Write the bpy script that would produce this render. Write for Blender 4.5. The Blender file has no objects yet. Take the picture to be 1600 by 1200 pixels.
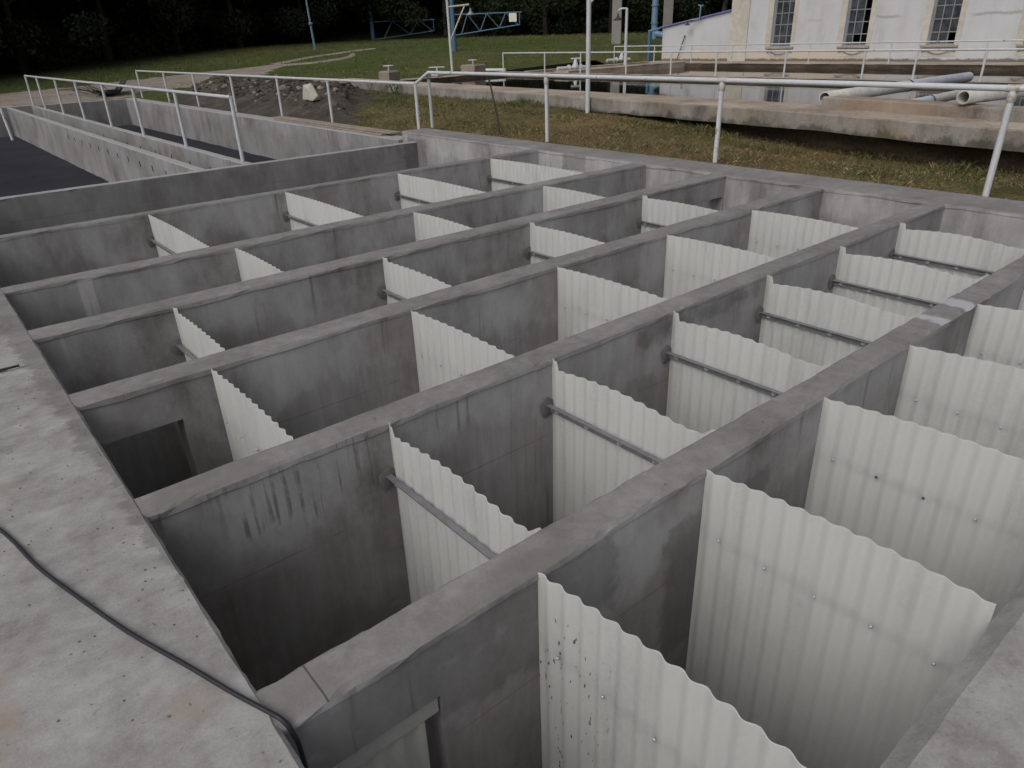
import bpy, math, random
import numpy as np
from mathutils import Vector, Matrix, noise as mnoise

random.seed(7)
rng = np.random.default_rng(11)
scene = bpy.context.scene
COL = scene.collection
PI = math.pi

# ------------------------------------------------------------------ helpers
def tag(o, label=None, cat=None, group=None, kind=None):
    if label: o['label'] = label
    if cat: o['category'] = cat
    if group: o['group'] = group
    if kind: o['kind'] = kind
    return o

def thing(name, label, cat, loc=(0, 0, 0), group=None):
    o = bpy.data.objects.new(name, None)
    o.empty_display_size = 0.2
    COL.objects.link(o)
    o.location = loc
    return tag(o, label, cat, group)

class MB:
    """collects shapes in world coordinates, links them as one mesh object"""
    def __init__(self):
        self.v = []; self.f = []; self.m = []; self.s = []
    def add(self, verts, faces, mat=0, smooth=False):
        n = len(self.v)
        self.v += [tuple(p) for p in verts]
        for k in faces:
            self.f.append(tuple(i + n for i in k)); self.m.append(mat); self.s.append(smooth)
        return self
    def box(self, x0, x1, y0, y1, z0, z1, mat=0, M=None):
        v = [(x0,y0,z0),(x1,y0,z0),(x1,y1,z0),(x0,y1,z0),(x0,y0,z1),(x1,y0,z1),(x1,y1,z1),(x0,y1,z1)]
        if M is not None: v = [tuple(M @ Vector(p)) for p in v]
        return self.add(v, [(0,3,2,1),(4,5,6,7),(0,1,5,4),(1,2,6,5),(2,3,7,6),(3,0,4,7)], mat)
    def bevbox(self, x0, x1, y0, y1, z0, z1, b=0.01, mat=0, M=None):
        """box with chamfered edges (all vertical and horizontal edges of top and bottom)"""
        def ring(i, z): return [(x0+i,y0+i,z),(x1-i,y0+i,z),(x1-i,y1-i,z),(x0+i,y1-i,z)]
        rs = [ring(b, z0), ring(0, z0+b), ring(0, z1-b), ring(b, z1)]
        v = [p for r in rs for p in r]
        if M is not None: v = [tuple(M @ Vector(p)) for p in v]
        f = [(3,2,1,0),(12,13,14,15)]
        for k in range(3):
            for i in range(4):
                j = (i+1) % 4
                f.append((k*4+i, k*4+j, k*4+4+j, k*4+4+i))
        return self.add(v, f, mat)
    def tube(self, pts, r, n=10, mat=0, caps=True, smooth=True):
        pts = [Vector(p) for p in pts]
        rs = r if isinstance(r, (list, tuple)) else [r] * len(pts)
        V = []; F = []
        ref = None
        for i, p in enumerate(pts):
            a = pts[max(i-1, 0)]; b = pts[min(i+1, len(pts)-1)]
            t = (b - a).normalized()
            if ref is None:
                ref = Vector((0,0,1)) if abs(t.z) < 0.9 else Vector((1,0,0))
            u = (ref - t * ref.dot(t)).normalized(); w = t.cross(u); ref = u
            for k in range(n):
                an = 2*PI*k/n
                V.append(p + (u*math.cos(an) + w*math.sin(an)) * rs[i])
        for i in range(len(pts)-1):
            for k in range(n):
                j = (k+1) % n
                F.append((i*n+k, i*n+j, (i+1)*n+j, (i+1)*n+k))
        self.add(V, F, mat, smooth)
        if caps:
            self.add(V[:n][::-1], [tuple(range(n))], mat)
            self.add(V[-n:], [tuple(range(n))], mat)
        return self
    def lathe(self, prof, c, n=16, mat=0, axis=(0,0,1), smooth=True):
        ax = Vector(axis).normalized()
        u = ax.orthogonal().normalized(); w = ax.cross(u); c = Vector(c)
        V = []; F = []
        for (r, z) in prof:
            for k in range(n):
                a = 2*PI*k/n
                V.append(c + ax*z + (u*math.cos(a)+w*math.sin(a))*r)
        for i in range(len(prof)-1):
            for k in range(n):
                j = (k+1) % n
                F.append((i*n+k, i*n+j, (i+1)*n+j, (i+1)*n+k))
        return self.add(V, F, mat, smooth)
    def build(self, name, mats, parent=None):
        if not isinstance(mats, (list, tuple)): mats = [mats]
        me = bpy.data.meshes.new(name)
        off = Vector((0,0,0))
        p = parent
        while p is not None:
            off += p.location; p = p.parent
        me.from_pydata([(a-off.x, b-off.y, c-off.z) for a, b, c in self.v], [], self.f)
        for m in mats: me.materials.append(m)
        me.polygons.foreach_set('material_index', self.m)
        me.polygons.foreach_set('use_smooth', self.s)
        me.update()
        o = bpy.data.objects.new(name, me)
        COL.objects.link(o)
        if parent is not None: o.parent = parent
        return o

def copy_tree(o, parent=None):
    c = o.copy(); COL.objects.link(c); c.parent = parent
    for ch in list(o.children): copy_tree(ch, c)
    return c

def nz(x, y=0.0, z=0.0): return mnoise.noise(Vector((x, y, z)))
def sm(t):
    t = min(1.0, max(0.0, t)); return t*t*(3-2*t)

# ------------------------------------------------------------------ materials
class NT:
    def __init__(self, name):
        self.mat = bpy.data.materials.new(name); self.mat.use_nodes = True
        self.t = self.mat.node_tree; self.t.nodes.clear()
        self.out = self.n('ShaderNodeOutputMaterial')
    def n(self, typ, **kw):
        nd = self.t.nodes.new(typ)
        for k, v in kw.items(): setattr(nd, k, v)
        return nd
    def l(self, a, b): self.t.links.new(a, b)
    def val(self, x, sock):
        if isinstance(x, (int, float)): sock.default_value = x
        elif isinstance(x, tuple): sock.default_value = x if len(x) == len(sock.default_value) else (*x, 1.0)
        else: self.l(x, sock)
    def math(self, op, a, b=None, c=None, clamp=False):
        m = self.n('ShaderNodeMath', operation=op, use_clamp=clamp)
        self.val(a, m.inputs[0])
        if b is not None: self.val(b, m.inputs[1])
        if c is not None: self.val(c, m.inputs[2])
        return m.outputs[0]
    def pos(self): 
        if not hasattr(self, '_pos'): self._pos = self.n('ShaderNodeNewGeometry')
        return self._pos.outputs['Position']
    def xyz(self):
        if not hasattr(self, '_xyz'):
            self._xyz = self.n('ShaderNodeSeparateXYZ'); self.l(self.pos(), self._xyz.inputs[0])
        return self._xyz.outputs
    def noise(self, scale=5, detail=5, rough=0.55, sc=(1,1,1), off=(0,0,0), vec=None, dist=0.0):
        mp = self.n('ShaderNodeMapping'); mp.inputs['Scale'].default_value = sc; mp.inputs['Location'].default_value = off
        self.l(vec if vec is not None else self.pos(), mp.inputs['Vector'])
        nn = self.n('ShaderNodeTexNoise'); nn.inputs['Scale'].default_value = scale
        nn.inputs['Detail'].default_value = detail; nn.inputs['Roughness'].default_value = rough
        nn.inputs['Distortion'].default_value = dist
        self.l(mp.outputs[0], nn.inputs['Vector'])
        return nn.outputs['Fac']
    def ramp(self, fac, stops):
        r = self.n('ShaderNodeValToRGB'); e = r.color_ramp.elements
        while len(e) < len(stops): e.new(0.5)
        for el, (p, c) in zip(e, stops):
            el.position = p; el.color = (*c, 1) if len(c) == 3 else c
        self.l(fac, r.inputs[0]); return r.outputs[0]
    def step(self, x, a, b):
        m = self.n('ShaderNodeMapRange', interpolation_type='SMOOTHSTEP')
        self.val(x, m.inputs['Value']); m.inputs['From Min'].default_value = a; m.inputs['From Max'].default_value = b
        return m.outputs[0]
    def mix(self, fac, a, b, blend='MIX'):
        m = self.n('ShaderNodeMix', data_type='RGBA', blend_type=blend)
        self.val(fac, m.inputs['Factor']); self.val(a, m.inputs['A'] if False else m.inputs[6]); self.val(b, m.inputs[7])
        return m.outputs[2]
    def bsdf(self, color, rough=0.85, metal=0.0, spec=0.3, bump=None, bstr=0.3, bdist=0.01):
        p = self.n('ShaderNodeBsdfPrincipled')
        self.val(color, p.inputs['Base Color']); self.val(rough, p.inputs['Roughness'])
        p.inputs['Metallic'].default_value = metal; p.inputs['Specular IOR Level'].default_value = spec
        if bump is not None:
            b = self.n('ShaderNodeBump'); b.inputs['Strength'].default_value = bstr; b.inputs['Distance'].default_value = bdist
            self.l(bump, b.inputs['Height']); self.l(b.outputs[0], p.inputs['Normal'])
        return p.outputs[0]
    def done(self, sh): self.l(sh, self.out.inputs['Surface']); return self.mat

def boxmask(t, cx, cy, cz, hx, hy, hz, soft=0.03, wob=0.05):
    """1 inside a soft box whose edge is broken by noise"""
    x, y, z = t.xyz()[0], t.xyz()[1], t.xyz()[2]
    if not hasattr(t, '_wob'): t._wob = t.noise(9, 4, 0.6)
    w = t.math('MULTIPLY', t.math('SUBTRACT', t._wob, 0.5), wob*4)
    m = None
    for s, c, h in ((x, cx, hx), (y, cy, hy), (z, cz, hz)):
        if h is None: continue
        d = t.math('SUBTRACT', t.math('ABSOLUTE', t.math('SUBTRACT', s, c)), h)
        m = d if m is None else t.math('MAXIMUM', m, d)
    m = t.math('ADD', m, w)
    return t.math('SUBTRACT', 1.0, t.step(m, -soft, soft))

def concrete_face(name='rendered_concrete_face', k=0.84, dk=0.9, al=0.9):
    t = NT(name)
    blotch = t.noise(1.1, 6, 0.6, (1, 1, 0.7))
    blotch2 = t.noise(2.7, 5, 0.6, (1, 1, 0.45), (3, 7, 1))
    streak = t.noise(7.0, 5, 0.62, (1, 1, 0.10), (5, 2, 0))
    fine = t.noise(55, 3, 0.6)
    mid = t.noise(11, 6, 0.7, (1, 1, 0.5), (8, 8, 2))
    curt = t.noise(24, 4, 0.6, (1, 1, 0.045), (15, 2, 6))
    v = t.math('ADD', t.math('MULTIPLY', blotch, 0.44), t.math('MULTIPLY', blotch2, 0.25))
    v = t.math('ADD', v, t.math('MULTIPLY', streak, 0.10))
    v = t.math('ADD', v, t.math('MULTIPLY', mid, 0.12))
    v = t.math('ADD', v, t.math('MULTIPLY', curt, 0.035))
    v = t.math('ADD', v, t.math('MULTIPLY', fine, 0.055))
    v = t.math('ADD', t.math('MULTIPLY', t.math('SUBTRACT', v, 0.505), k), 0.505)
    c = t.ramp(v, [(0.405, (0.17, 0.161, 0.154)), (0.47, (0.305, 0.296, 0.291)), (0.515, (0.385, 0.376, 0.376)), (0.59, (0.50, 0.493, 0.503))])
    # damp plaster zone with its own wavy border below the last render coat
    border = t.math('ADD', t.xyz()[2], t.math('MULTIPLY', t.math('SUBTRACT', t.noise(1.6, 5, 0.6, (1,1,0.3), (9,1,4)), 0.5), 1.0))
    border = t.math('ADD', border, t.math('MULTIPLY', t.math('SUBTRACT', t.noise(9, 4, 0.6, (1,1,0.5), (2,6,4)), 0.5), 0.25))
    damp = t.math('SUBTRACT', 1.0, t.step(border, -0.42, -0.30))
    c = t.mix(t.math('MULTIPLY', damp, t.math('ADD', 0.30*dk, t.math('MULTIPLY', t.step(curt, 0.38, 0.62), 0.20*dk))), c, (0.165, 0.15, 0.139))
    # dark run marks
    run = t.noise(16, 3, 0.5, (1, 1, 0.05), (1, 1, 8))
    gate = t.step(t.noise(1.3, 3, 0.5, (1, 1, 0.8), (20, 5, 3)), 0.5, 0.62)
    c = t.mix(t.math('MULTIPLY', t.math('MULTIPLY', t.step(run, 0.60, 0.70), gate), 0.5), c, (0.06, 0.058, 0.056))
    dz = boxmask(t, 0.62, 0.97, -0.17, 0.30, 0.03, 0.12, 0.05, 0.08)
    d2 = t.step(t.noise(30, 3, 0.5, (1, 1, 0.05), (6, 1, 8)), 0.50, 0.60)
    c = t.mix(t.math('MULTIPLY', t.math('MULTIPLY', dz, d2), 0.6), c, (0.07, 0.066, 0.063))
    # pale lime runs
    lime = t.noise(13, 3, 0.5, (1, 1, 0.06), (31, 9, 2))
    g2 = t.step(t.noise(1.7, 3, 0.5, (1, 1, 0.9), (2, 15, 13)), 0.54, 0.66)
    c = t.mix(t.math('MULTIPLY', t.math('MULTIPLY', t.step(lime, 0.62, 0.74), g2), 0.45), c, (0.45, 0.45, 0.47))
    # brown dirt
    br = t.step(t.noise(0.9, 5, 0.65, (1, 1, 0.8), (40, 3, 1)), 0.53, 0.68)
    c = t.mix(t.math('MULTIPLY', br, 0.45), c, (0.15, 0.122, 0.10))
    # red chalk line snapped along the walls
    ln = t.math('SUBTRACT', 1.0, t.step(t.math('ABSOLUTE', t.math('ADD', t.xyz()[2], 0.47)), 0.003, 0.006))
    lg = t.step(t.noise(3, 2, 0.5, (1,1,1), (4,4,4)), 0.46, 0.54)
    c = t.mix(t.math('MULTIPLY', t.math('MULTIPLY', ln, lg), 0.32), c, (0.2, 0.09, 0.07))
    for b in ((7.0, 5.85, -0.1, 0.05, 0.24, 0.13), (0.62, -0.23, -0.22, 0.62, 0.04, 0.18), (1.9, -0.23, -0.55, 0.35, 0.04, 0.35),
              (2.95, 0.97, -0.12, 0.2, 0.03, 0.06), (3.5, 0.97, -0.1, 0.5, 0.03, 0.05), (6.98, 9.9, -0.6, 0.25, 0.3, 0.5)):
        c = t.mix(t.math('MULTIPLY', boxmask(t, *b), 0.42), c, (0.085, 0.08, 0.078))
    bump = t.math('ADD', t.math('MULTIPLY', blotch2, 0.6), t.math('MULTIPLY', fine, 0.25))
    c = t.mix(1.0, c, (al, al, al*1.01), 'MULTIPLY')
    return t.done(t.bsdf(c, 0.82, bump=bump, bstr=0.35, bdist=0.012))

def concrete_top():
    t = NT('trowelled_concrete_top')
    a = t.noise(2.2, 6, 0.6); b = t.noise(14, 5, 0.6, (1, 1, 1), (4, 4, 4)); f = t.noise(90, 2, 0.6)
    v = t.math('ADD', t.math('ADD', t.math('MULTIPLY', a, 0.5), t.math('MULTIPLY', b, 0.35)), t.math('MULTIPLY', f, 0.15))
    c = t.ramp(v, [(0.36, (0.155, 0.143, 0.14)), (0.5, (0.215, 0.202, 0.20)), (0.62, (0.275, 0.262, 0.261))])
    pale = boxmask(t, 4.33, -0.15, 0, 0.07, 0.2, 0.1, 0.02, 0.05)
    pale2 = boxmask(t, 3.98, -0.15, 0, 0.05, 0.2, 0.1, 0.02, 0.05)
    c = t.mix(t.math('MULTIPLY', t.math('MAXIMUM', pale, pale2), 0.75), c, (0.47, 0.47, 0.50))
    for bx in ((0.28, 1.05, 0, 0.22, 0.2, 0.1), (0.75, -0.2, 0, 0.3, 0.06, 0.1), (0.0, -0.16, 0, 0.18, 0.1, 0.1)):
        c = t.mix(t.math('MULTIPLY', boxmask(t, *bx), 0.45), c, (0.17, 0.155, 0.14))
    # hairline joint near the corner of the first wall
    jl = t.math('SUBTRACT', 1.0, t.step(t.math('ABSOLUTE', t.math('SUBTRACT', t.xyz()[0], 0.13)), 0.0015, 0.004))
    jm = t.math('MULTIPLY', jl, t.step(t.xyz()[1], -0.30, -0.29)); jm = t.math('MULTIPLY', jm, t.math('SUBTRACT', 1.0, t.step(t.xyz()[1], -0.08, -0.07)))
    c = t.mix(t.math('MULTIPLY', jm, 0.8), c, (0.05, 0.05, 0.055))
    # splashes of pale paint
    vo = t.n('ShaderNodeTexVoronoi'); vo.inputs['Scale'].default_value = 2.2; t.l(t.pos(), vo.inputs['Vector'])
    sp = t.math('SUBTRACT', 1.0, t.step(vo.outputs['Distance'], 0.018, 0.03))
    c = t.mix(t.math('MULTIPLY', sp, 0.7), c, (0.6, 0.6, 0.6))
    pit = t.step(t.noise(38, 2, 0.5, (1,1,1), (8,2,1)), 0.70, 0.76)
    c = t.mix(t.math('MULTIPLY', pit, 0.35), c, (0.12, 0.11, 0.105))
    bump = t.math('ADD', t.math('MULTIPLY', b, 0.6), t.math('MULTIPLY', f, 0.4))
    return t.done(t.bsdf(c, 0.8, bump=bump, bstr=0.35, bdist=0.01))

def concrete_platform():
    t = NT('rough_slurry_concrete')
    a = t.noise(2.3, 8, 0.66); b = t.noise(9, 7, 0.7, (1, 1.2, 1), (4, 4, 4)); f = t.noise(120, 4, 0.7)
    v = t.math('ADD', t.math('ADD', t.math('MULTIPLY', a, 0.45), t.math('MULTIPLY', b, 0.38)), t.math('MULTIPLY', f, 0.17))
    c = t.ramp(v, [(0.36, (0.17, 0.162, 0.156)), (0.46, (0.265, 0.256, 0.250)), (0.54, (0.335, 0.327, 0.322)), (0.64, (0.41, 0.402, 0.397))])
    # plain darker band along the pit edge where the slurry stops short
    w = t.math('ADD', t.xyz()[0], t.math('MULTIPLY', t.math('SUBTRACT', t.noise(8, 8, 0.75, (0.5, 1, 1), (3,3,3)), 0.5), 0.30))
    yl = t.math('MULTIPLY', t.math('SUBTRACT', t.xyz()[1], 0.3), 0.035)
    e = t.step(t.math('ADD', w, yl), -0.035, -0.005)
    e = t.math('MULTIPLY', e, t.step(t.xyz()[1], 0.35, 0.6))
    c = t.mix(t.math('MULTIPLY', e, 0.85), c, t.ramp(v, [(0.38, (0.14, 0.132, 0.128)), (0.62, (0.25, 0.24, 0.236))]))
    for bx in ((-0.15, 0.0, 0, 0.05, 0.05, 0.1), (-0.52, 1.0, 0, 0.04, 0.06, 0.1), (-0.40, 1.55, 0, 0.04, 0.03, 0.1), (-0.58, 0.1, 0, 0.05, 0.2, 0.1), (-0.55, 0.35, 0, 0.04, 0.12, 0.1)):
        c = t.mix(t.math('MULTIPLY', boxmask(t, *bx, 0.06, 0.06), 0.5), c, (0.30, 0.235, 0.19))
    cr = t.step(t.noise(23, 4, 0.7, (0.6, 1.5, 1), (1, 8, 1)), 0.64, 0.70)
    c = t.mix(t.math('MULTIPLY', cr, 0.5), c, (0.2, 0.185, 0.17))
    pit = t.step(t.noise(55, 1, 0.5, (1, 1, 1), (11, 8, 1)), 0.72, 0.76)
    c = t.mix(t.math('MULTIPLY', pit, 0.4), c, (0.14, 0.12, 0.105))
    bump = t.math('ADD', t.math('ADD', t.math('MULTIPLY', b, 0.35), t.math('MULTIPLY', f, 0.35)), t.math('MULTIPLY', cr, -0.3))
    return t.done(t.bsdf(c, 0.85, bump=bump, bstr=0.45, bdist=0.008))

def old_concrete():
    t = NT('weathered_old_concrete')
    a = t.noise(1.2, 6, 0.62, (1, 1, 1)); s = t.noise(3.5, 5, 0.65, (1, 1, 0.35), (7, 7, 7)); f = t.noise(40, 3, 0.6)
    v = t.math('ADD', t.math('ADD', t.math('MULTIPLY', a, 0.5), t.math('MULTIPLY', s, 0.35)), t.math('MULTIPLY', f, 0.15))
    c = t.ramp(v, [(0.36, (0.08, 0.07, 0.058)), (0.46, (0.19, 0.17, 0.148)), (0.55, (0.265, 0.245, 0.222)), (0.66, (0.34, 0.32, 0.295))])
    ru = t.step(t.noise(0.7, 5, 0.6, (1, 1, 1), (3, 30, 3)), 0.48, 0.62)
    ru = t.math('MULTIPLY', ru, t.math('SUBTRACT', 1.0, t.step(t.xyz()[1], 5.0, 10.0)))
    c = t.mix(t.math('MULTIPLY', ru, 0.45), c, (0.30, 0.19, 0.105))
    # black algae creeping up from the lower edge
    al = t.math('ADD', t.xyz()[2], t.math('MULTIPLY', t.math('SUBTRACT', t.noise(2.4, 6, 0.7, (1, 1, 0.6), (2, 2, 20)), 0.5), 0.55))
    al = t.math('SUBTRACT', 1.0, t.step(al, -0.02, 0.07))
    c = t.mix(t.math('MULTIPLY', al, 0.65), c, (0.035, 0.035, 0.028))
    return t.done(t.bsdf(c, 0.9, bump=f, bstr=0.5, bdist=0.02))

def old_top():
    t = NT('beige_worn_ledge')
    a = t.noise(0.9, 6, 0.62); f = t.noise(18, 4, 0.6)
    v = t.math('ADD', t.math('MULTIPLY', a, 0.65), t.math('MULTIPLY', f, 0.35))
    c = t.ramp(v, [(0.36, (0.20, 0.145, 0.11)), (0.5, (0.34, 0.28, 0.225)), (0.64, (0.44, 0.38, 0.315))])
    return t.done(t.bsdf(c, 0.9, bump=f, bstr=0.4, bdist=0.01))

def mossy_inside():
    t = NT('algae_dark_tank_side')
    a = t.noise(2.0, 6, 0.65, (1, 0.35, 1.6)); f = t.noise(20, 4, 0.6)
    v = t.math('ADD', t.math('MULTIPLY', a, 0.7), t.math('MULTIPLY', f, 0.3))
    c = t.ramp(v, [(0.36, (0.025, 0.022, 0.016)), (0.5, (0.06, 0.045, 0.032)), (0.66, (0.15, 0.105, 0.075))])
    return t.done(t.bsdf(c, 0.85, bump=f, bstr=0.4, bdist=0.02))

def simple(name, col, rough=0.6, metal=0.0, var=0.25, scale=12, spec=0.35, bump=0.15):
    t = NT(name)
    n = t.noise(scale, 5, 0.6); m = t.noise(scale*0.15, 4, 0.6, (1,1,1), (5,1,2))
    v = t.math('ADD', t.math('MULTIPLY', n, 0.5), t.math('MULTIPLY', m, 0.5))
    lo = tuple(max(0, k*(1-var)) for k in col); hi = tuple(min(1, k*(1+var)) for k in col)
    c = t.ramp(v, [(0.3, lo), (0.7, hi)])
    return t.done(t.bsdf(c, rough, metal, spec, bump=n, bstr=bump, bdist=0.005))

def painted(name, col, rustamt=0.62, rust=(0.17, 0.075, 0.035)):
    t = NT(name)
    n = t.noise(14, 5, 0.65); m = t.noise(2.0, 4, 0.6, (1, 1, 1), (5, 1, 2))
    v = t.math('ADD', t.math('MULTIPLY', n, 0.5), t.math('MULTIPLY', m, 0.5))
    c = t.ramp(v, [(0.3, tuple(k*0.82 for k in col)), (0.6, col)])
    r = t.step(v, rustamt-0.04, rustamt+0.05)
    c = t.mix(r, c, rust)
    return t.done(t.bsdf(c, t.math('ADD', 0.38, t.math('MULTIPLY', r, 0.4)), 0.0, 0.4, bump=n, bstr=0.1, bdist=0.003))

def sheet_mat(name, specks=False, tint=(0.87, 0.868, 0.85)):
    t = NT(name)
    s = t.noise(9, 5, 0.6, (1, 1, 0.08)); m = t.noise(1.6, 5, 0.6, (1, 1, 0.6), (3, 3, 3)); f = t.noise(60, 2, 0.5)
    v = t.math('ADD', t.math('ADD', t.math('MULTIPLY', s, 0.4), t.math('MULTIPLY', m, 0.45)), t.math('MULTIPLY', f, 0.15))
    c = t.ramp(v, [(0.32, tuple(k*0.80 for k in tint)), (0.48, tuple(k*0.96 for k in tint)), (0.65, tint)])
    st = t.step(t.noise(2.3, 5, 0.65, (1, 1, 0.5), (17, 3, 8)), 0.60, 0.74)
    c = t.mix(t.math('MULTIPLY', st, 0.35), c, (0.50, 0.495, 0.475))
    if specks:
        sp = t.noise(75, 1, 0.4, (1, 1, 0.38), (2, 9, 4))
        k = t.step(sp, 0.695, 0.735)
        k = t.math('MULTIPLY', k, t.step(t.xyz()[1], -0.62, -0.42))
        k = t.math('MULTIPLY', k, t.math('SUBTRACT', 1.0, t.step(t.xyz()[2], -0.2, -0.08)))
        c = t.mix(t.math('MULTIPLY', k, 0.9), c, (0.06, 0.06, 0.055))
    d = t.bsdf(c, 0.42, 0.0, 0.35)
    tr = t.n('ShaderNodeBsdfTranslucent'); t.val(c, tr.inputs['Color'])
    mx = t.n('ShaderNodeMixShader'); mx.inputs[0].default_value = 0.6
    t.l(d, mx.inputs[1]); t.l(tr.outputs[0], mx.inputs[2])
    return t.done(mx.outputs[0])

def attr_mat(name, rough=0.8, trans=0.25):
    t = NT(name)
    a = t.n('ShaderNodeAttribute'); a.attribute_name = 'tint'
    d = t.bsdf(a.outputs['Color'], rough, 0, 0.2)
    tr = t.n('ShaderNodeBsdfTranslucent'); t.l(a.outputs['Color'], tr.inputs['Color'])
    mx = t.n('ShaderNodeMixShader'); mx.inputs[0].default_value = trans
    t.l(d, mx.inputs[1]); t.l(tr.outputs[0], mx.inputs[2])
    return t.done(mx.outputs[0])

def ground_mat():
    t = NT('grass_and_soil')
    a = t.noise(0.35, 6, 0.65); b = t.noise(2.2, 6, 0.7, (1,1,1), (3,3,3)); f = t.noise(22, 4, 0.7)
    v = t.math('ADD', t.math('ADD', t.math('MULTIPLY', a, 0.35), t.math('MULTIPLY', b, 0.4)), t.math('MULTIPLY', f, 0.25))
    lawn = t.ramp(v, [(0.36, (0.035, 0.048, 0.016)), (0.48, (0.065, 0.085, 0.026)), (0.58, (0.10, 0.11, 0.04)), (0.7, (0.17, 0.14, 0.075))])
    dry = t.ramp(v, [(0.36, (0.07, 0.055, 0.025)), (0.48, (0.14, 0.105, 0.048)), (0.58, (0.21, 0.155, 0.078)), (0.7, (0.28, 0.21, 0.115))])
    at = t.n('ShaderNodeAttribute'); at.attribute_name = 'cover'
    sp = t.n('ShaderNodeSeparateColor'); t.l(at.outputs['Color'], sp.inputs[0])
    c = t.mix(sp.outputs[0], lawn, dry)
    litter_shade = t.ramp(v, [(0.36, (0.010, 0.009, 0.006)), (0.6, (0.03, 0.025, 0.015)), (0.72, (0.06, 0.045, 0.03))])  # leaf litter, its dark tone doubling as painted tree shade on the lawn
    c = t.mix(sp.outputs[1], c, litter_shade)
    return t.done(t.bsdf(c, 0.95, 0, 0.1, bump=t.math('ADD', f, b), bstr=0.8, bdist=0.05))

def dirt_mat(name, lo, mid, hi):
    t = NT(name)
    a = t.noise(1.2, 7, 0.7); f = t.noise(14, 6, 0.75, (1,1,1), (3,1,1))
    v = t.math('ADD', t.math('MULTIPLY', a, 0.5), t.math('MULTIPLY', f, 0.5))
    c = t.ramp(v, [(0.36, lo), (0.5, mid), (0.66, hi)])
    return t.done(t.bsdf(c, 0.95, 0, 0.1, bump=f, bstr=0.9, bdist=0.06))

def plaster_mat():
    t = NT('stained_white_plaster')
    a = t.noise(0.8, 6, 0.6); s = t.noise(2.0, 5, 0.65, (1, 1, 0.2), (4, 4, 4)); f = t.noise(30, 3, 0.6)
    v = t.math('ADD', t.math('ADD', t.math('MULTIPLY', a, 0.45), t.math('MULTIPLY', s, 0.4)), t.math('MULTIPLY', f, 0.15))
    c = t.ramp(v, [(0.3, (0.36, 0.34, 0.31)), (0.46, (0.48, 0.48, 0.495)), (0.7, (0.56, 0.565, 0.595))])
    y, z = t.xyz()[1], t.xyz()[2]
    # horizontal scar in the render
    h = t.math('ADD', z, t.math('MULTIPLY', t.math('SUBTRACT', t.noise(1.0, 6, 0.7, (1, 1, 0.1), (9, 9, 9)), 0.5), 0.35))
    sc = t.math('SUBTRACT', 1.0, t.step(t.math('ABSOLUTE', t.math('SUBTRACT', h, 1.62)), 0.02, 0.07))
    sg = t.math('MAXIMUM', t.math('SUBTRACT', 1.0, t.step(y, 9.7, 10.1)), t.math('MULTIPLY', t.step(y, 12.3, 12.7), t.math('SUBTRACT', 1.0, t.step(y, 13.3, 13.5))))
    sg = t.math('MAXIMUM', sg, t.math('MULTIPLY', t.math('MULTIPLY', t.step(y, 15.6, 15.8), t.math('SUBTRACT', 1.0, t.step(y, 16.2, 16.4))), 0.5))
    c = t.mix(t.math('MULTIPLY', t.math('MULTIPLY', sc, sg), 0.55), c, (0.24, 0.225, 0.20))
    # ochre splash zone at the foot of the wall
    oz = t.math('ADD', z, t.math('MULTIPLY', t.math('SUBTRACT', t.noise(0.7, 5, 0.6, (1,1,1), (6,2,2)), 0.5), 0.9))
    oc = t.math('MULTIPLY', t.math('SUBTRACT', 1.0, t.step(oz, 0.35, 0.6)), t.step(y, 12.0, 15.0))
    c = t.mix(t.math('MULTIPLY', oc, 0.6), c, (0.52, 0.42, 0.28))
    mz = t.math('ADD', z, t.math('MULTIPLY', t.math('SUBTRACT', t.noise(3, 6, 0.7, (1,1,1), (1,2,2)), 0.5), 0.25))
    c = t.mix(t.math('MULTIPLY', t.math('SUBTRACT', 1.0, t.step(mz, 0.09, 0.17)), 0.8), c, (0.07, 0.055, 0.04))
    return t.done(t.bsdf(c, 0.9, bump=f, bstr=0.25, bdist=0.01))

def glass_mat():
    t = NT('dusty_window_glass')
    n = t.noise(2.5, 5, 0.6)
    c = t.ramp(n, [(0.35, (0.022, 0.026, 0.03)), (0.65, (0.075, 0.083, 0.095))])
    return t.done(t.bsdf(c, 0.22, 0, 0.5))

def water_mat():
    t = NT('still_dark_water')
    n = t.noise(1.3, 3, 0.5, (1, 1, 1)); 
    return t.done(t.bsdf((0.012, 0.013, 0.010), 0.04, 0, 0.5, bump=n, bstr=0.03, bdist=0.02))

def bed_mat():
    t = NT('dark_filter_gravel')
    n = t.noise(60, 4, 0.7); m = t.noise(0.7, 5, 0.6)
    v = t.math('ADD', t.math('MULTIPLY', n, 0.5), t.math('MULTIPLY', m, 0.5))
    c = t.ramp(v, [(0.38, (0.013, 0.0135, 0.021)), (0.60, (0.036, 0.0375, 0.052))])
    return t.done(t.bsdf(c, 0.75, 0, 0.3, bump=t.math('ADD', n, m), bstr=0.8, bdist=0.05))

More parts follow.
